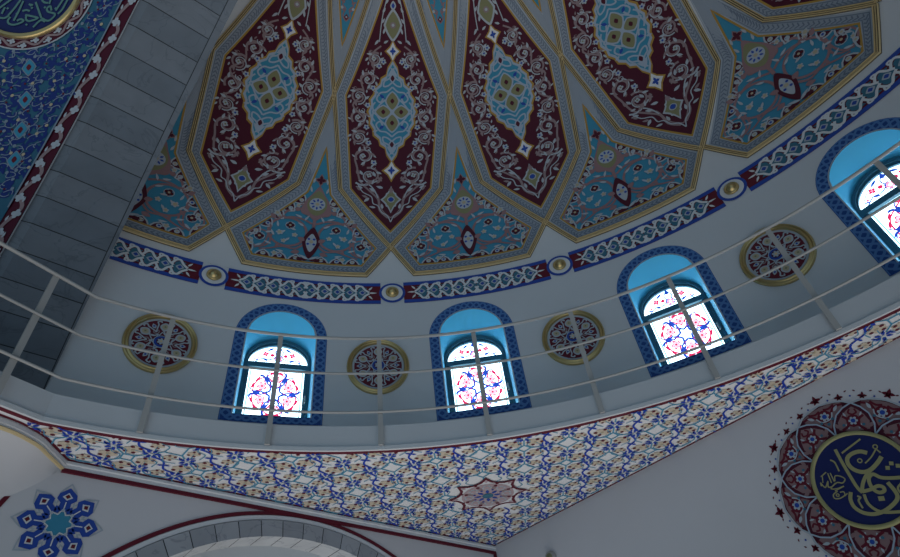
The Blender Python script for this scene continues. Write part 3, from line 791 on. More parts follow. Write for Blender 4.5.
# ------------------------------------------------------------------ windows
def window(c, n):
    base = (RW*cos(rad(c)), RW*sin(rad(c)), SILL)
    ca, sa = cos(rad(c)), sin(rad(c))
    w = link(bpy.data.objects.new('window_%d' % n, None)); w.location = base; w['kind'] = 'structure'
    bpy.context.view_layer.update()
    # local point: s along the wall (left positive = growing azimuth), z, depth outward
    def G(s, z, dep, flat=True):
        r = RW+dep
        return (r*ca-s*sa, r*sa+s*ca, z)
    def on_wall(s, z):
        a = rad(c)+s/RW; return (RW*cos(a), RW*sin(a), z)
    def outline(hw, z0, spr, n_=24):
        return [(-hw, z0)] + [(-hw, z0+(spr-z0)*i/6) for i in range(1, 6)] + [(-hw*cos(pi*i/n_), spr+hw*sin(pi*i/n_)) for i in range(n_+1)] + [(hw, spr+(z0-spr)*i/6) for i in range(1, 7)]
    D = 0.40
    o = outline(HC, SILL, SPR); m = Mesh(); k = len(o)
    def fout(hw, z0, rise, spr=6.22, n_=24):
        return [(-hw, z0)] + [(-hw, z0+(spr-z0)*i/6) for i in range(1, 6)] + [(-hw*cos(pi*i/n_), spr+rise*sin(pi*i/n_)) for i in range(n_+1)] + [(hw, spr+(z0-spr)*i/6) for i in range(1, 7)]
    HF, RISE, FSP = .42, .385, 6.22
    oi = fout(HF, SILL, RISE)
    m.grid([[on_wall(s, z) for s, z in o], [G(s, z, D) for s, z in oi]], 'reveal')
    m.build('window_reveal', w, True)
    m = Mesh(); m.face([on_wall(-HC, SILL), G(-HF, SILL, D), G(HF, SILL, D), on_wall(HC, SILL)], 'white'); m.build('window_sill', w)
    # painted guilloche border on the wall
    F = cyl_map(c, 0)
    A = Art(F, .06, .004, .003)
    oo = outline(WHO, SILL-.097, SPR); ii = outline(HC, SILL, SPR)
    V = []
    for (s, z), (s2, z2) in zip(ii, oo): V += [A.P((s, z), 0), A.P((s2, z2), 0)]
    A.add(V, [(2*i, 2*i+1, 2*i+3, 2*i+2) for i in range(k-1)], 'guil_dark')
    A.field([(-WHO, SILL-.097), (-HC, SILL)], [(WHO, SILL-.097), (HC, SILL)], 'guil_dark', 0, 1, 10)
    # woven band along the centre line
    hw = (HC+WHO)/2; mid = [(-hw, SILL-.048)]
    L1 = SPR-(SILL-.048); path = []
    N1 = 26
    for i in range(N1+1): path.append((-hw, SILL-.048+L1*i/N1, -1, 0))
    for i in range(1, 36): a = pi*i/36; path.append((-hw*cos(a), SPR+hw*sin(a), -cos(a), sin(a)))
    for i in range(N1+1): path.append((hw, SPR-L1*i/N1, 1, 0))
    for i in range(1, 22): path.append((hw-2*hw*i/22, SILL-.048, 0, -1))
    path.append(path[0])
    P1 = []; P2 = []; np_ = len(path)
    for i in range((np_-1)*3+1):
        j = min(i//3, np_-2); t = (i-3*j)/3
        p, q = path[j], path[j+1]; x = p[0]+(q[0]-p[0])*t; z = p[1]+(q[1]-p[1])*t; nx = p[2]+(q[2]-p[2])*t; nz = p[3]+(q[3]-p[3])*t
        h = (.044 if abs(nz) < .5 or z > SILL else .030)*sin(i/3*pi/2)
        P1.append((x+nx*h, z+nz*h)); P2.append((x-nx*h, z-nz*h))
    A.line(P1, .026, 'guil_light', 1); A.line(P2, .026, 'guil_light', 2)
    for off in (.004, ):
        A.line(outline(HC+.008, SILL-.008, SPR), .014, 'pale', 1); A.line(outline(WHO-.012, SILL-.087, SPR), .012, 'guil_light', 1)
    A.build('painted_border', w)
    # frame
    m = Mesh(); d0, d1 = D-.07, D
    def band(h0, h1, r0, r1, z0, da, db, name):
        a, b = fout(h0, z0, r0), fout(h1, z0, r1)
        m.grid([[G(s, z, db) for s, z in a], [G(s, z, da) for s, z in a], [G(s, z, da) for s, z in b], [G(s, z, db) for s, z in b]], name)
    band(HF, HF-.028, RISE, RISE-.05, SILL, d0, d1, 'frame'); band(HF-.028, HF-.044, RISE-.05, RISE-.09, SILL+.02, d0+.025, d1, 'frame')
    def bar(s0, s1, z0, z1, da, db):
        P = [G(s, z, dd) for dd in (da, db) for z in (z0, z1) for s in (s0, s1)]
        b = len(m.v); m.v += P; kx = m.m('frame')
        for f in ((0, 1, 3, 2), (4, 6, 7, 5), (0, 4, 5, 1), (2, 3, 7, 6), (0, 2, 6, 4), (1, 5, 7, 3)): m.f.append(tuple(b+i for i in f)); m.mi.append(kx)
    ZT0, ZT1 = 6.145, 6.222
    bar(-HF+.02, HF-.02, ZT0, ZT1, d0+.005, d1); bar(-HF+.02, HF-.02, SILL, SILL+.05, d0, d1)
    for s_ in (1, -1): bar(min(s_*(HF-.075), s_*(HF-.03)), max(s_*(HF-.075), s_*(HF-.03)), SILL+.02, ZT0, d0+.02, d1)
    m.build('window_frame', w)
    m = Mesh()
    def bar2(s0, s1, z0, z1, da, db, nm):
        P = [G(s, z, dd) for dd in (da, db) for z in (z0, z1) for s in (s0, s1)]
        b = len(m.v); m.v += P; kx = m.m(nm)
        for f in ((0, 1, 3, 2), (4, 6, 7, 5), (0, 4, 5, 1), (2, 3, 7, 6), (0, 2, 6, 4), (1, 5, 7, 3)): m.f.append(tuple(b+i for i in f)); m.mi.append(kx)
    bar2(-HF+.040, -HF+.058, SILL+.40, SILL+.50, d0-.03, d0, 'rail'); m.build('window_handle', w)
    # panes: local painter in (s, z), drawn on the plane at depth D-.02
    FP = lambda u, v, o_: G(-u, v, D-.012-o_)
    PW = HF-.062; PZ0, PZ1 = SILL+.05, ZT0
    A = Art(FP, .05, .0, .0015)
    A.field([(-PW, PZ0), (-PW, PZ1)], [(PW, PZ0), (PW, PZ1)], 'glass_white', 0, 1, 1)
    for s in (1, -1): A.line([(s*(PW-.035), PZ0), (s*(PW-.035), PZ1)], .016, 'glass_cyan', 1)
    A.build('window_pane', w)
    A = Art(FP, .03, .003, .0015); cz = 5.785; k2 = 1.20
    for i in range(6):
        a = i*pi/3+pi/6; A.push(lambda p, a=a: (k2*(p[0]*cos(a)-p[1]*sin(a)), cz+k2*1.08*(p[0]*sin(a)+p[1]*cos(a))))
        A.line(smooth_pts([(.105, -.10), (.15, -.115), (.20, -.09), (.228, -.035), (.232, 0), (.228, .035), (.20, .09), (.15, .115), (.105, .10)], 3), .015, 'glass_red', 0)
        A.leaf(.236, 0, pi/2, .085, .03, 'glass_red', 1); A.leaf(.236, 0, -pi/2, .085, .03, 'glass_red', 1)
        A.flower(.155, 0, .052, 5, 'glass_red', 'glass_red', 1, 0, .2); A.flower(.155, 0, .040, 5, 'glass_rose', 'glass_red', 2, 0, .3)
        A.line(smooth_pts([(.06, 0), (.085, .04), (.13, .055), (.17, .085)], 3), .014, 'glass_blue', 1); A.line(smooth_pts([(.06, 0), (.085, -.04), (.13, -.055), (.17, -.085)], 3), .012, 'glass_blue', 1)
        A.leaf(.12, .075, .7, .085, .03, 'glass_blue', 2); A.leaf(.12, -.075, -.7, .085, .03, 'glass_blue', 2)
        A.leaf(.185, .11, 1.2, .07, .026, 'glass_blue', 2); A.line(smooth_pts([(.05, 0), (.10, .075), (.19, .10), (.255, .075)], 3), .011, 'glass_blue', 2); A.line(smooth_pts([(.05, 0), (.10, -.075), (.19, -.10), (.255, -.075)], 3), .011, 'glass_blue', 2); A.spiral(.10, .03, .035, 0, 1, 1, .010, 'glass_blue', 2); A.spiral(.10, -.03, .03, 0, 1, -1, .009, 'glass_red', 2)
        A.pop()
    A.build('stained_wreath', w)
    A = Art(FP, .05, .0, .0015); LR = HF-.042
    A.poly([(-LR, ZT1)] + [(-LR*cos(pi*i/20), ZT1+.302*sin(pi*i/20)) for i in range(1, 20)] + [(LR, ZT1)], 'glass_white', 0, 1, (0, ZT1+.02)); A.build('window_pane', w)
    A = Art(FP, .03, .003, .0015)
    def sd():
        A.flower(.17, ZT1+.165, .042, 4, 'glass_red', 'glass_pink', 1, .4); A.disc(.085, ZT1+.15, .028, 'glass_red', 1, 8); A.flower(.26, ZT1+.09, .02, 4, 'glass_pink', 'glass_red', 1)
        A.line(smooth_pts([(0, ZT1+.27), (.05, ZT1+.21), (.035, ZT1+.13), (.11, ZT1+.075), (.20, ZT1+.09), (.29, ZT1+.03)], 3), .014, 'glass_blue', 1)
        A.leaf(.07, ZT1+.27, -.6, .11, .035, 'glass_blue', 1); A.leaf(.13, ZT1+.05, .5, .1, .026, 'glass_blue', 1); A.leaf(.24, ZT1+.055, .3, .09, .022, 'glass_blue', 1)
        A.line(smooth_pts([(.05, ZT1+.04), (.14, ZT1+.11), (.25, ZT1+.14)], 3), .010, 'glass_cyan', 1); A.line(smooth_pts([(.18, ZT1+.21), (.24, ZT1+.16), (.3, ZT1+.1)], 3), .012, 'glass_cyan', 1)
    mirror(A, sd); A.flower(0, ZT1+.10, .055, 5, 'glass_pink', 'glass_white', 2); A.ring(0, ZT1+.10, .056, .011, 'glass_blue', 3, 10); A.leaf(0, ZT1+.22, pi/2, .08, .06, 'glass_blue', 2)
    A.build('stained_scroll', w)
for n, c in enumerate(AZW): window(c, n+1)

# ------------------------------------------------------------------ railing
rt = thing('railing', 'pale metal gallery railing with three rails in front of the drum windows', 'railing', (R*cos(rad(45)), R*sin(rad(45)), 4.6))
RR = R-.045
PA = [-12.6, -1.3, 10.0, 21.3, 33.0, 44.85, 56.2, 67.5, 79.0]
def post(x, y, nx, ny, z0, z1, hw=.027):
    m = Mesh()
    tx, ty = -ny, nx; q = []
    for z in (z0, z1):
        for a, b in ((-hw, -.010), (hw, -.010), (hw, .010), (-hw, .010)): q.append((x+tx*a+nx*b, y+ty*a+ny*b, z))
    b = len(m.v); m.v += q; kx = m.m('rail')
    for f in ((0, 1, 2, 3), (4, 7, 6, 5), (0, 4, 5, 1), (1, 5, 6, 2), (2, 6, 7, 3), (3, 7, 4, 0)): m.f.append(tuple(b+i for i in f)); m.mi.append(kx)
    m.build('post', rt)
for a in PA:
    post(RR*cos(rad(a)), RR*sin(rad(a)), cos(rad(a)), sin(rad(a)), 4.635, 6.06)
q = ((R-.045)*cos(rad(86.65)), (R-.045)*sin(rad(86.65)))
for s in (.42, 1.55):
    post(q[0]+ED[0]*s, q[1]+ED[1]*s, -.313, .9497, 4.66, 6.06, .030)
def rail_path():
    P = [(RR*cos(rad(-16+(86.65+16)*i/110)), RR*sin(rad(-16+(86.65+16)*i/110))) for i in range(111)]
    P.append((P[-1][0]+ED[0]*1.9, P[-1][1]+ED[1]*1.9)); return P
for z, r_ in ((6.040, .019), (5.528, .015), (5.018, .015)):
    P = rail_path(); m = Mesh(); rows = []
    for i, (x, y) in enumerate(P):
        a = P[max(0, i-1)]; b = P[min(len(P)-1, i+1)]; dx, dy = b[0]-a[0], b[1]-a[1]; L = math.hypot(dx, dy); nx, ny = dy/L, -dx/L
        rows.append([(x-nx*.028+nx*r_*cos(2*pi*k/8), y-ny*.028+ny*r_*cos(2*pi*k/8), z+r_*sin(2*pi*k/8)) for k in range(8)])
    m.grid(rows, 'rail', True); m.build('rail', rt, True)

# ------------------------------------------------------------------ painted soffit
def in_soffit(p):
    x, y = p[0], p[1]; r = math.hypot(x, y)
    if r < R+.03 or x > XR-.012 or y > YL-.012: return False
    if x < .70:
        for a, b in zip(cove, cove[1:]):
            if b[0] <= x <= a[0]:
                t = (x-a[0])/((b[0]-a[0]) or 1e-9); return y < a[1]+(b[1]-a[1])*t-.05
        return False
    return True
Q = 1/sqrt(2)
def soff(v, u, o): return ((u+v)*Q, (u-v)*Q, ZC-o)
A = Art(soff, .3, .004, .002, in_soffit)
PX, PY = .2475, .2520; OX, OY = -1.107, 6.243
MC = (-.09, 7.33); MR = .50
def near_med(x, y, m=0.0): return math.hypot(x-MC[0], y-MC[1]) < MR-.04+m
for i in range(-20, 30):
    for j in range(-12, 14):
        x, y = OX+PX*i, OY+PY*j
        if abs(x) > 5.2 or not (3.6 < y < 9.4): continue
        # flower in the cell (i+.5, j+.5)
        fx, fy = x+PX/2, y+PY/2
        # big when its cell touches a 'small diamond' corner
        ci, cj = i if i % 2 == 0 else i+1, j if j % 2 == 0 else j+1
        bigd = ((ci+cj)//2) % 2 == 0
        r = .082 if not bigd else .060
        if not near_med(fx, fy, .06):
            P = []
            for k in range(24):
                a = 2*pi*k/24; rr = r*(1+.13*cos(6*a)); P.append((fx+rr*1.18*cos(a), fy+rr*.86*sin(a)))
            A.poly(P, 'cream', 1)
            for sx, sy in ((1.05, .1), (-1.05, -.1), (.35, -.8), (-.35, .8)): A.disc(fx+sx*r*.86, fy+sy*r*.8, r*.27, 'red', 2, 6)
            A.disc(fx, fy, r*.25, 'beige', 2, 6)
        if near_med(x, y, .02): continue
        if i % 2 == 0 and j % 2 == 0:
            big = ((i+j)//2) % 2 == 0
            h = .125 if big else .075
            A.line([(x+h, y), (x, y+h), (x-h, y), (x, y-h)], .016, 'lineblue', 1, closed=True)
            for a in range(4):
                b = a*pi/2; A.line([(x+h*cos(b), y+h*sin(b)), (x+(PX*.78)*cos(b), y+(PX*.78)*sin(b))], .016, 'lineblue', 1)
        elif (i+j) % 2:
            # blue leaf cluster
            hor = (i % 2 == 1)
            for k in range(6):
                a = k*pi/3+(pi/6 if hor else 0); A.leaf(x+.025*cos(a), y+.025*sin(a), a, .070, .034, 'script_blue', 3)
            for a in (pi/4, 3*pi/4, 5*pi/4, 7*pi/4): A.leaf(x+.06*cos(a), y+.06*sin(a), a+.6, .065, .022, 'script_blue', 3, .3)
            A.disc(x, y, .018, 'white', 4, 6)
            for s in (1, -1):
                A.line(smooth_pts([(x, y), (x+s*PX*.28, y+PY*.35), (x+s*PX*.12, y+PY*.7), (x+s*PX*.5, y+PY)], 3), .010, 'lineblue', 2)
                A.line([(x+s*.05, y-.04), (x+s*PX*.5, y-PY*.5)], .010, 'lineblue', 1)
        else:
            A.line(smooth_pts([(x-.03, y-PY*.8), (x+.035, y-PY*.3), (x-.035, y+PY*.3), (x+.03, y+PY*.8)], 4), .022, 'script_blue', 2)
            A.leaf(x, y, .5, .07, .024, 'script_blue', 3); A.leaf(x, y, .5+pi, .07, .024, 'script_blue', 3)
A.build('flower_lattice', soffit)
# red outline of the soffit field
A = Art(lambda x, y, o: (x, y, ZC-o), .15, .004, .002)
arcp = [((R+.035)*cos(rad(a)), (R+.035)*sin(rad(a))) for a in [-60+(86.9+60)*i/200 for i in range(201)]]
q = arcp[-1]; arcp.append((q[0]+ED[0]*1.6, q[1]+ED[1]*1.6)); A.line(arcp, .056, 'red', 0)
A.line([(XR-.022, -5.0), (XR-.022, YL-.03), (.73, YL-.03)] + [(x+.02, y-.035) for x, y in cove[1:]] + [(cend[0]+.02, cend[1]-.035)], .030, 'red', 0)
A.build('red_outline', soffit)
# medallion on the soffit
t = thing('ceiling_medallion', 'pink and red star-edged medallion painted in the corner of the flowered gallery soffit', 'medallion', soff(MC[0], MC[1], 0))
Fm = lambda u, v, o: soff(MC[0]+u*.95, MC[1]+v*.95, o)
A = Art(Fm, .08, .012, .002)
P = []
for i in range(8):
    a = i*pi/4; P += [(.50*cos(a), .50*sin(a)), (.40*cos(a+.17), .40*sin(a+.17)), (.375*cos(a+pi/8), .375*sin(a+pi/8)), (.40*cos(a+pi/4-.17), .40*sin(a+pi/4-.17))]
A.poly(P, 'white', 0, 1, (0, 0)); A.line(P, .036, 'red', 1, closed=True); A.build('star_edge', t)
A = Art(Fm, .05, .016, .002); A.disc(0, 0, .345, 'rose', 0, 32)
for i in range(8):
    a = i*pi/4
    A.leaf(.39*cos(a), .39*sin(a), a, .085, .05, 'rose', 0)
    A.flower(.25*cos(a), .25*sin(a), .07, 5, 'pale', 'rose', 1, a, .6); A.leaf(.18*cos(a+.39), .18*sin(a+.39), a+.39, .15, .06, 'brown', 1); A.disc(.30*cos(a+.39), .30*sin(a+.39), .026, 'red', 2, 6)
    A.leaf(.08*cos(a), .08*sin(a), a, .10, .05, 'royal', 2); A.disc(.185*cos(a+.39), .185*sin(a+.39), .018, 'royal', 3, 6); A.disc(.36*cos(a+.39), .36*sin(a+.39), .022, 'red', 1, 6)
A.disc(0, 0, .075, 'teal', 3, 12); A.build('flower_rosette', t)

# ------------------------------------------------------------------ star medallion on the left wall
SC = (.835, 4.005)
t = thing('star_medallion', 'blue eight-lobed star painted on the white wall left of the blind marble arch', 'medallion', (SC[0], YL, SC[1]-.36))
Fs = lambda u, v, o: (SC[0]+u, YL-o, SC[1]+v)
A = Art(Fs, .06, .004, .002)
P = []; P2 = []
for i in range(8):
    a = i*pi/4
    for da, r_ in ((0, .375), (.17, .315), (.25, .29), (.30, .225), (pi/8, .19), (pi/4-.30, .225), (pi/4-.25, .29), (pi/4-.17, .315)): P.append((r_*cos(a+da), r_*sin(a+da)))
A.line(P, .012, 'pale', 0, closed=True); A.build('grey_outline', t)
A = Art(Fs, .06, .004, .002)
for i in range(8):
    a = i*pi/4; A.push(lambda p, a=a: (p[0]*cos(a)-p[1]*sin(a), p[0]*sin(a)+p[1]*cos(a)))
    A.poly([(.10, 0), (.13, .05), (.19, .045), (.225, .085), (.275, .075), (.335, 0), (.275, -.075), (.225, -.085), (.19, -.045), (.13, -.05)], 'royal', 1)
    A.poly([(.215, 0), (.245, .045), (.29, 0), (.245, -.045)], 'white', 2); A.poly([(.23, 0), (.25, .024), (.275, 0), (.25, -.024)], 'red', 3)
    A.line([(.13, 0), (.20, 0)], .010, 'white', 2); A.disc(.12, 0, .016, 'pale', 4, 8)
    A.pop()
    b = a+pi/8; A.leaf(.10*cos(b), .10*sin(b), b, .075, .05, 'royal', 1)
A.build('blue_lobe', t)
A = Art(Fs, .06, .008, .002)
P = [((.135 if i % 2 else .085)*cos(i*pi/8+pi/8), (.135 if i % 2 else .085)*sin(i*pi/8+pi/8)) for i in range(16)]
A.poly(P, 'cyan', 0, 1, (0, 0)); A.line(P, .009, 'white', 1, closed=True); A.build('turquoise_centre', t)

# gilt line painted on the lunette inside the blind arch
m = Mesh(); m.box((2.34, YL+REC-.012, 3.4), (.018, .01, .57), 'goldpaint'); o = m.build('gilt_strip'); o['label'] = 'thin upright gilt strip on the white lunette inside the blind marble arch'; o['category'] = 'strip'

# ------------------------------------------------------------------ calligraphy roundel on the right wall
CY, CZ = 1.682, 3.579
t = thing('calligraphy_roundel', 'large navy roundel with gold Arabic calligraphy in a red petalled wreath on plain wall', 'roundel', (XR, CY, CZ-.8))
Fr = lambda u, v, o: (XR-o, CY-u, CZ+v)
pol = lambda r_, a: (r_*cos(rad(a)), r_*sin(rad(a)))
A = Art(Fr, .06, .003, .002)
A.poly([p for k in range(8) for p in (pol(.712, 45*k-22.5), pol(.752, 45*k-14), pol(.768, 45*k), pol(.752, 45*k+14))], 'maroon', 0, 1, (0, 0))
def petal_in(c, s=1.0): return [pol(.43, c-22.5*s), pol(.53, c-19*s), pol(.62, c-13*s), pol(.675*1, c-6.5*s), pol(.715, c), pol(.675, c+6.5*s), pol(.62, c+13*s), pol(.53, c+19*s), pol(.43, c+22.5*s)]
for k in range(8):
    c = 45*k
    # outer petal content
    A.push(lambda p, a=rad(c): (p[0]*cos(a)-p[1]*sin(a), p[0]*sin(a)+p[1]*cos(a)))
    A.poly([(.50, 0), (.58, .085), (.66, .19), (.715, .20), (.745, .10), (.755, 0), (.745, -.10), (.715, -.20), (.66, -.19), (.58, -.085)], 'dusk', 1, 1, (.66, 0))
    for s in (1, -1):
        A.line(smooth_pts([(.50, 0), (.57, s*.05), (.64, s*.06), (.70, s*.12), (.69, s*.20)], 3), .022, 'red', 2)
        A.line(smooth_pts([(.72, s*.02), (.705, s*.07), (.725, s*.13)], 3), .02, 'red', 2); A.line(smooth_pts([(.60, 0), (.61, s*.05), (.66, s*.08)], 3), .012, 'pale', 3)
        A.leaf(.66, s*.10, s*.9, .07, .03, 'pale', 3); A.disc(.60, s*.055, .014, 'teal', 4, 6)
    A.disc(.648, 0, .068, 'red', 3, 10); A.flower(.648, 0, .046, 6, 'pale', 'royal', 4, 0, .5); A.disc(.565, 0, .016, 'teal', 4, 6)
    A.pop()
for k in range(8):
    c = 45*k+22.5
    A.poly(petal_in(c), 'maroon', 5, 2, pol(.55, c)); A.line(petal_in(c), .014, 'paleblue', 8)
    A.push(lambda p, a=rad(c): (p[0]*cos(a)-p[1]*sin(a), p[0]*sin(a)+p[1]*cos(a)))
    A.poly([(.44, 0), (.455, .13), (.53, .135), (.60, .095), (.645, .05), (.68, 0), (.645, -.05), (.60, -.095), (.53, -.135), (.455, -.13)], 'dusk', 6, 1, (.54, 0))
    for s in (1, -1):
        A.line(smooth_pts([(.45, s*.10), (.49, s*.05), (.55, s*.045), (.59, s*.09)], 3), .024, 'red', 7); A.line(smooth_pts([(.60, 0), (.62, s*.035), (.655, s*.02)], 3), .016, 'red', 7)
        A.leaf(.47, s*.12, s*.8, .08, .035, 'dusk', 7); A.leaf(.46, s*.04, s*.5, .06, .025, 'pale', 7); A.disc(.50, s*.085, .014, 'teal', 8, 6); A.leaf(.58, s*.06, s*.4, .05, .02, 'pale', 7)
    A.disc(.54, 0, .062, 'red', 7, 10); A.flower(.54, 0, .042, 6, 'pale', 'royal', 8, 0, .5)
    A.pop()
for k in range(8):
    c = 45*k; A.line([pol(.712, c-22.5), pol(.742, c-17), pol(.764, c-8), pol(.768, c), pol(.764, c+8), pol(.742, c+17), pol(.712, c+22.5)], .016, 'pale', 9)
A.build('petal_wreath', t)
A = Art(Fr, .06, .003, .002)
for k in range(24):
    c = 15*k; rr = .815 if k % 3 == 0 else .79; x, y = pol(rr+(.0 if k % 3 else .02), c)
    s = .046 if k % 3 == 0 else .034
    a = rad(c); A.leaf(x-s*.7*cos(a), y-s*.7*sin(a), a, s*1.9, s*.9, 'red', 0); A.leaf(x-s*.2*cos(a), y-s*.2*sin(a), a+2.4, s*.9, s*.5, 'red', 0); A.leaf(x-s*.2*cos(a), y-s*.2*sin(a), a-2.4, s*.9, s*.5, 'red', 0); A.leaf(x, y, a+1.6, s*1.3, s*.7, 'red', 0); A.leaf(x, y, a-1.6, s*1.3, s*.7, 'red', 0)
    x2, y2 = pol(.79, c+7.5); A.disc(x2, y2, .010, 'royal', 0, 6); x3, y3 = pol(.835, c+4); A.leaf(x3, y3, a+1.2, .03, .014, 'red', 0); x3, y3 = pol(.835, c-4); A.leaf(x3, y3, a-1.2, .03, .014, 'red', 0)
A.build('petal_fringe', t)
A = Art(Fr, .06, .026, .002); A.disc(0, 0, .405, 'navy', 0, 64); dsc = A.build('navy_disc', t)
m = Mesh(); rows = []
for r_, h in ((.440, .02), (.438, .036), (.426, .042), (.412, .042), (.402, .036), (.400, .02)):
    rows.append([Fr(r_*cos(2*pi*i/64), r_*sin(2*pi*i/64), h) for i in range(64)])
m.grid(rows, 'callig', True); m.build('gold_frame', t, True)

STR= [(0.0339, [(-0.068, 0.322), (-0.072, 0.262), (-0.075, 0.18), (-0.077, 0.058), (-0.075, -0.054), (-0.059, -0.112)]), (0.0191, [(-0.034, 0.266), (0.174, 0.315)]), (0.0424, [(0.158, 0.18), (0.111, 0.217), (0.042, 0.226), (-0.015, 0.205), (-0.035, 0.153), (-0.018, 0.094), (0.035, 0.046), (0.105, 0.038), (0.19, 0.071), (0.245, 0.105)]), (0.036, [(0.103, 0.034), (0.039, 0.002), (-0.018, -0.048), (-0.058, -0.105)]), (0.036, [(-0.058, -0.105), (0.015, -0.113), (0.082, -0.108), (0.116, -0.132), (0.108, -0.163), (0.066, -0.162), (0.037, -0.122), (0.037, -0.062), (0.06, -0.017), (0.104, -0.005), (0.141, -0.051), (0.201, -0.083), (0.291, -0.115)]), (0.0382, [(-0.144, -0.074), (-0.179, -0.129), (-0.184, -0.197), (-0.147, -0.261), (-0.076, -0.304), (0.014, -0.312), (0.106, -0.289), (0.169, -0.252), (0.182, -0.197), (0.169, -0.11)]), (0.0297, [(-0.054, -0.131), (-0.066, -0.206), (-0.04, -0.275), (0.016, -0.322), (0.138, -0.362)]), (0.0148, [(0.244, 0.184), (0.175, 0.136), (0.096, 0.104)]), (0.0148, [(0.243, 0.177), (0.257, 0.135)]), (0.0191, [(-0.113, -0.124), (-0.095, -0.145), (-0.123, -0.164), (-0.124, -0.233)]), (0.017, [(-0.156, 0.249), (-0.131, 0.212), (-0.138, 0.126)]), (0.0127, [(-0.309, 0.144), (-0.245, 0.163)]), (0.0127, [(-0.346, 0.064), (-0.338, 0.093), (-0.322, 0.042), (-0.274, 0.081), (-0.295, 0.036), (-0.259, 0.028), (-0.223, 0.045)]), (0.0127, [(-0.237, 0.15), (-0.251, 0.057)]), (0.0127, [(-0.216, 0.143), (-0.222, 0.059)]), (0.0127, [(-0.215, 0.06), (-0.191, 0.1), (-0.152, 0.083), (-0.128, 0.044), (-0.164, 0.021), (-0.207, 0.042), (-0.279, 0.015), (-0.235, -0.006), (-0.167, -0.009)]), (0.0106, [(-0.26, -0.019), (-0.175, -0.01)]), (0.0127, [(-0.239, -0.028), (-0.288, -0.043), (-0.293, -0.077), (-0.246, -0.092), (-0.172, -0.077)]), (0.0106, [(-0.226, -0.045), (-0.194, -0.054), (-0.202, -0.092)]), (0.0106, [(-0.292, 0.143), (-0.318, 0.085)]), (0.0191, [(0.265, -0.157), (0.216, -0.186), (0.216, -0.235)])]
DOT= [(0.235, -0.001), (0.281, 0.022), (0.316, -0.016), (0.052, -0.211)]
RNG= [(0.245, 0.203), (0.067, 0.144), (-0.26, -0.056)]
A = Art(Fr, .03, .030, .0015)
for n_, (w_, P) in enumerate(STR): A.line(smooth_pts(P, 5) if len(P) > 2 else P, w_*.85, 'callig', 1+n_*.5, rise=.45)
for x, y in DOT[:3]: A.poly([(x-.022, y-.008), (x+.008, y-.022), (x+.022, y+.008), (x-.008, y+.022)], 'callig', 1)
x, y = DOT[3]; A.poly([(x-.028, y-.012), (x+.018, y-.026), (x+.028, y+.012), (x-.018, y+.026)], 'callig', 1)
for (x, y), r_ in zip(RNG, (.018, .018, .012)): A.ring(x, y, r_, .010, 'callig', 1, 12)
A.build('gold_lettering', t)

# ------------------------------------------------------------------ pendentive beyond the marble arch
PC = (-.605-6.35, 0.0, 4.8); PR = 6.35*sqrt(2)
def pend(u, v, o):
    """u: degrees of azimuth from the centre line (to the marble = negative azimuth), v: elevation"""
    a, e = rad(45-u/cos(rad(v))), rad(v); r = PR-o
    return (PC[0]+r*cos(e)*cos(a), PC[1]+r*cos(e)*sin(a), PC[2]+r*sin(e))
def half_az(v, inset=0.0):
    """half width (deg azimuth*cos) of the pendentive at elevation v, inset metres from the arch planes"""
    k = (6.35-inset)/(PR*cos(rad(v)))
    if k >= 1: return None
    a = deg(math.acos(k)); return (45-a)*cos(rad(v))
def pfield(A, inset0, v0, v1, name, lay, inset1=None, n=40, cols=12):
    rows = []
    for i in range(n+1):
        v = v0+(v1-v0)*i/n; h = half_az(v, inset0)
        if h is None or h < -.02: continue
        h = max(h, 0)
        rows.append([A.P((-h+2*h*j/cols, v), lay) for j in range(cols+1)])
    nn = cols+1; V = [p for r_ in rows for p in r_]
    A.add(V, [(i*nn+j, i*nn+j+1, (i+1)*nn+j+1, (i+1)*nn+j) for i in range(len(rows)-1) for j in range(cols)], name)
VT = 56
A = Art(pend, 1, 0, .004); pfield(A, -.0, .5, VT, 'maroon', 0, None, 110, 40); struct(A.build('wall_pendentive'))
BW = .14
t = thing('pendentive_painting', 'blue arabesque painting on the curved pendentive behind the marble arch', 'painting', pend(0, 13, 0))
A = Art(pend, .8, .009, .003); pfield(A, BW, 5, VT, 'penteal_shade', 0, None, 110, 40); A.build('blue_field', t)
A = Art(pend, .5, .014, .003)
def inside(x, y, m=.25):
    h = half_az(y, BW); 
    return h is not None and abs(x) < h-m and math.hypot(x, y-34.3) > 5.75
for s in (1, -1):
    A.line([(s*max(0, half_az(v, BW) or 0), v) for v in [14.2+i*(VT-14.2)/70 for i in range(71)] if half_az(v, BW) is not None], .14, 'penline_shade', 2)
random.seed(11)
def sprig():
    y = 15.5
    while y < 52:
        x = .12
        while x < 12:
            px, py = x+random.uniform(-.18, .18), y+random.uniform(-.2, .2)
            a = random.uniform(0, 6.28)
            if inside(px, py, .35):
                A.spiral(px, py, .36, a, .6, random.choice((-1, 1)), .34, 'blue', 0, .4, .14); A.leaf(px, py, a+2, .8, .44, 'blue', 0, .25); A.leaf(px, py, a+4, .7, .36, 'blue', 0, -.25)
                A.line(smooth_pts([(px+.4*cos(a+k), py+.4*sin(a+k)*(1-.2*k)) for k in (0, .9, 1.8, 2.9)], 3), .075, 'penline_shade', 1)
                if random.random() < .5: A.disc(px+.3, py+.35, .15, random.choice(('beige', 'penline_shade', 'penline_shade')), 2, 6)
                if random.random() < .3: A.disc(px-.3, py+.4, .10, 'red', 2, 6)
            x += .80
        y += .80
mirror(A, sprig)
for y in (18.5, 21.2, 24.0, 27.0):
    A.diamond(0, y, .6, .85, 'penline_shade', 2, .1); A.diamond(0, y, .5, .72, 'cyan', 3, .1); A.diamond(0, y, .2, .3, 'red', 4, .2)
A.build('arabesque', t)
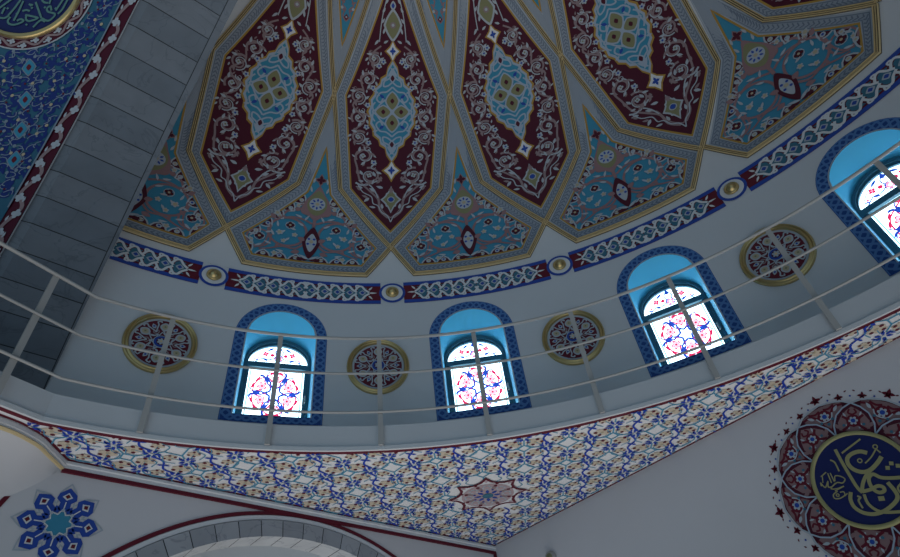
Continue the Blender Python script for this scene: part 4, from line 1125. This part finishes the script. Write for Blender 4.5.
# maroon border strips with a winding stem
A = Art(pend, .4, .006, .003)
for s in (1, -1):
    vs = [6.0+i*.21 for i in range(226)]
    P = []
    for i, v in enumerate(vs):
        ins = BW/2; h = half_az(v, ins+.040*sin(i*.21*pi/1.45))
        if h is not None and h > .3: P.append((s*h, v))
    A.line(P, .30, 'brown', 1)
    for k, v in enumerate([8.5+i*1.45 for i in range(32)]):
        ins = BW/2-(.026 if k % 2 else -.026); h = half_az(v+.7, ins)
        if h is None or h < .4: continue
        A.flower(s*h, v+.7, .40, 4, 'pale', 'pale', 2, .4, .3); A.leaf(s*(half_az(v+.2, BW/2+(.035 if k % 2 else -.02)) or 0), v+.2, 1.2, .5, .2, 'pale', 2)
A.build('scroll_border', t)
# round calligraphy medallion on the pendentive
t = thing('pendentive_medallion', 'round dark medallion with green script and gilt rim on the blue pendentive', 'medallion', pend(0, 34.3-5.5, 0))
def pm(u, v, o): return pend(u, 34.3+v, o)
A = Art(pm, .8, .022, .004); A.disc(0, 0, 5.62, 'pale', 0, 64, None, 4); A.disc(0, 0, 5.5, 'maroon', 1, 64, None, 4)
A.disc(0, 0, 4.75, 'brown', 3, 64, None, 4); A.build('maroon_ring', t)
A = Art(pm, .4, .034, .003)
P = []
for i in range(161):
    a = 2*pi*i/160; r_ = 5.12+.22*sin(a*16); P.append((r_*cos(a), r_*sin(a)))
A.line(P, .2, 'brown', 0)
for i in range(32):
    a = 2*pi*(i+.25)/32+.05; r_ = 5.12-(.17 if i % 2 == 0 else -.17); A.flower(r_*cos(a), r_*sin(a), .27, 4, 'pale', 'pale', 1, a+.6)
    a += .1; A.leaf((5.12+(.2 if i % 2 == 0 else -.2))*cos(a), (5.12+(.2 if i % 2 == 0 else -.2))*sin(a), a+1.4, .35, .16, 'pale', 1)
A.build('scroll_ring', t)
m = Mesh(); rows = []
for r_, h in ((4.72, .04), (4.70, .07), (4.58, .085), (4.48, .075), (4.42, .085), (4.34, .08), (4.28, .05)):
    rows.append([pm(r_*cos(2*pi*i/72), r_*sin(2*pi*i/72), h) for i in range(72)])
m.grid(rows, 'gilt', True); m.build('gilt_rim', t, True)
A = Art(pm, .8, .040, .003); A.disc(0, 0, 4.3, 'navy', 0, 64, None, 4); A.build('navy_disc', t)

PST= [[(-2.59, -1.75), (-1.95, -1.28), (-1.3, -0.82)], [(-1.73, -2.39), (-1.22, -1.77), (-0.74, -1.1)], [(-1.29, -2.94), (-0.91, -2.15), (-0.52, -1.23)], [(-2.76, -2.38), (-2.59, -2.44), (-2.07, -2.6), (-1.65, -2.4)], [(-1.56, -2.56), (-1.74, -2.83), (-1.67, -3.14), (-1.28, -3.31), (-0.77, -3.22), (-0.49, -3.05), (-0.73, -2.87), (-1.03, -2.98)], [(-0.59, -2.15), (-0.28, -2.1), (0.01, -2.24)], [(-0.36, -2.53), (0.27, -2.78), (0.65, -3.0), (0.02, -3.16), (-0.28, -2.96), (-0.26, -2.55)], [(0.49, -1.49), (0.71, -2.22), (0.97, -3.06)], [(0.29, -3.78), (0.9, -3.24), (1.27, -3.46)], [(0.98, -3.06), (1.52, -3.41), (1.97, -3.16), (2.06, -2.88), (1.52, -2.57), (1.43, -2.25), (1.7, -2.11), (1.8, -2.53)], [(1.79, -1.34), (1.61, -1.89)], [(0.9, -1.17), (1.16, -1.61), (1.52, -1.78)], [(2.15, -2.6), (2.51, -2.09), (2.88, -1.58)], [(2.33, -2.94), (2.69, -2.62), (3.15, -1.84)], [(-2.25, -2.18), (-2.0, -1.62)], [(-0.08, -1.59), (0.27, -1.75)], [(-2.6, -1.26), (-2.08, -0.73)]]
PDT= [(-0.24, -3.44), (0.09, -1.72), (0.18, -1.98), (-1.78, -1.74), (2.15, -2.4), (-1.04, -2.33), (1.25, -2.12)]
A = Art(pm, .2, .050, .0015)
for P in PST: A.line(smooth_pts(P, 5), .17, 'script_green', 1)
for x, y in PDT: A.diamond(x, y, .12, .12, 'script_green', 1)
for P in ([(-3.2, .2), (-2.2, 1.2), (-1.8, 2.6)], [(-2.6, -.2), (-1.2, .6), (0, .2), (1.2, .8), (2.6, .3), (3.4, .8)], [(0, -.6), (.2, 1.2), (.1, 3.2)], [(1.5, -.4), (1.7, 1.4), (1.5, 2.9)], [(-1.2, 1.4), (-.6, 2.2), (-.9, 3.2)], [(2.3, 1.4), (3.0, 2.0), (2.6, 2.8)]):
    A.line(smooth_pts(P, 5), .2, 'script_green', 1)
A.build('green_lettering', t)

# small round fitting on the right wall
t = thing('wall_fitting', 'small round grey fitting low on the plain wall near the room corner', 'fitting', (XR, 5.53, 4.06))
Ff = lambda u, v, o: (XR-o, 5.53-u, 4.10+v)
m = Mesh(); m.grid([[Ff(r_*cos(2*pi*i/24), r_*sin(2*pi*i/24), h) for i in range(24)] for r_, h in ((.085, .001), (.085, .04), (.07, .055), (.055, .055))], 'fitting', True); m.build('housing', t, True)
m = Mesh(); m.grid([[Ff(r_*cos(2*pi*i/24), r_*sin(2*pi*i/24), h) for i in range(24)] for r_, h in ((.055, .055), (.05, .05), (.03, .066), (.001, .072))], 'olive', True); m.build('lens', t, True)

# ------------------------------------------------------------------ light
WORLD_SIDE, WORLD_BASE, WORLD_FLOOR, WORLD_POW = 0.63, 0.012, 1.12, 5
w = bpy.data.worlds.new('world'); scene.world = w; w.use_nodes = True
nt = w.node_tree; bg = nt.nodes['Background']
NN = nt.nodes.new; LK = nt.links.new
tc = NN('ShaderNodeTexCoord'); sp = NN('ShaderNodeSeparateXYZ'); LK(tc.outputs['Generated'], sp.inputs[0])
def mrange(src, a, b, c, d_):
    n = NN('ShaderNodeMapRange'); n.clamp = True
    for k, v in zip(('From Min', 'From Max', 'To Min', 'To Max'), (a, b, c, d_)): n.inputs[k].default_value = v
    LK(src, n.inputs['Value']); return n.outputs[0]
def math_(op, x, y):
    n = NN('ShaderNodeMath'); n.operation = op
    for k, v in enumerate((x, y)):
        if isinstance(v, (int, float)): n.inputs[k].default_value = v
        else: LK(v, n.inputs[k])
    return n.outputs[0]
# added world light: pale floor bounce from below, bluish lobe from behind the camera
dt = NN('ShaderNodeVectorMath'); dt.operation = 'DOT_PRODUCT'; dt.inputs[1].default_value = (-0.76, -0.65, 0)
LK(tc.outputs['Generated'], dt.inputs[0])
side = math_('ADD', math_('MULTIPLY', math_('POWER', mrange(dt.outputs['Value'], 0, 1, 0, 1), WORLD_POW), WORLD_SIDE), WORLD_BASE)
side = math_('MULTIPLY', side, mrange(sp.outputs['Z'], 0.15, 0.6, 1.0, 0.25))
floor_f = mrange(sp.outputs['Z'], -0.88, -0.55, 1.0, 0.0)
mx = NN('ShaderNodeMix'); mx.data_type = 'RGBA'; mx.inputs[6].default_value = (0.50, 0.76, 1.0, 1); mx.inputs[7].default_value = (1.0, 0.97, 0.95, 1)
LK(floor_f, mx.inputs[0]); LK(mx.outputs[2], bg.inputs['Color'])
n = NN('ShaderNodeMix'); n.data_type = 'FLOAT'; n.inputs[3].default_value = WORLD_FLOOR; LK(floor_f, n.inputs[0]); LK(side, n.inputs[2])
LK(n.outputs[0], bg.inputs['Strength'])

vs = scene.view_settings; vs.view_transform = 'Standard'; vs.look = 'None'; vs.exposure = 0; vs.gamma = 1; vs.use_curve_mapping = False
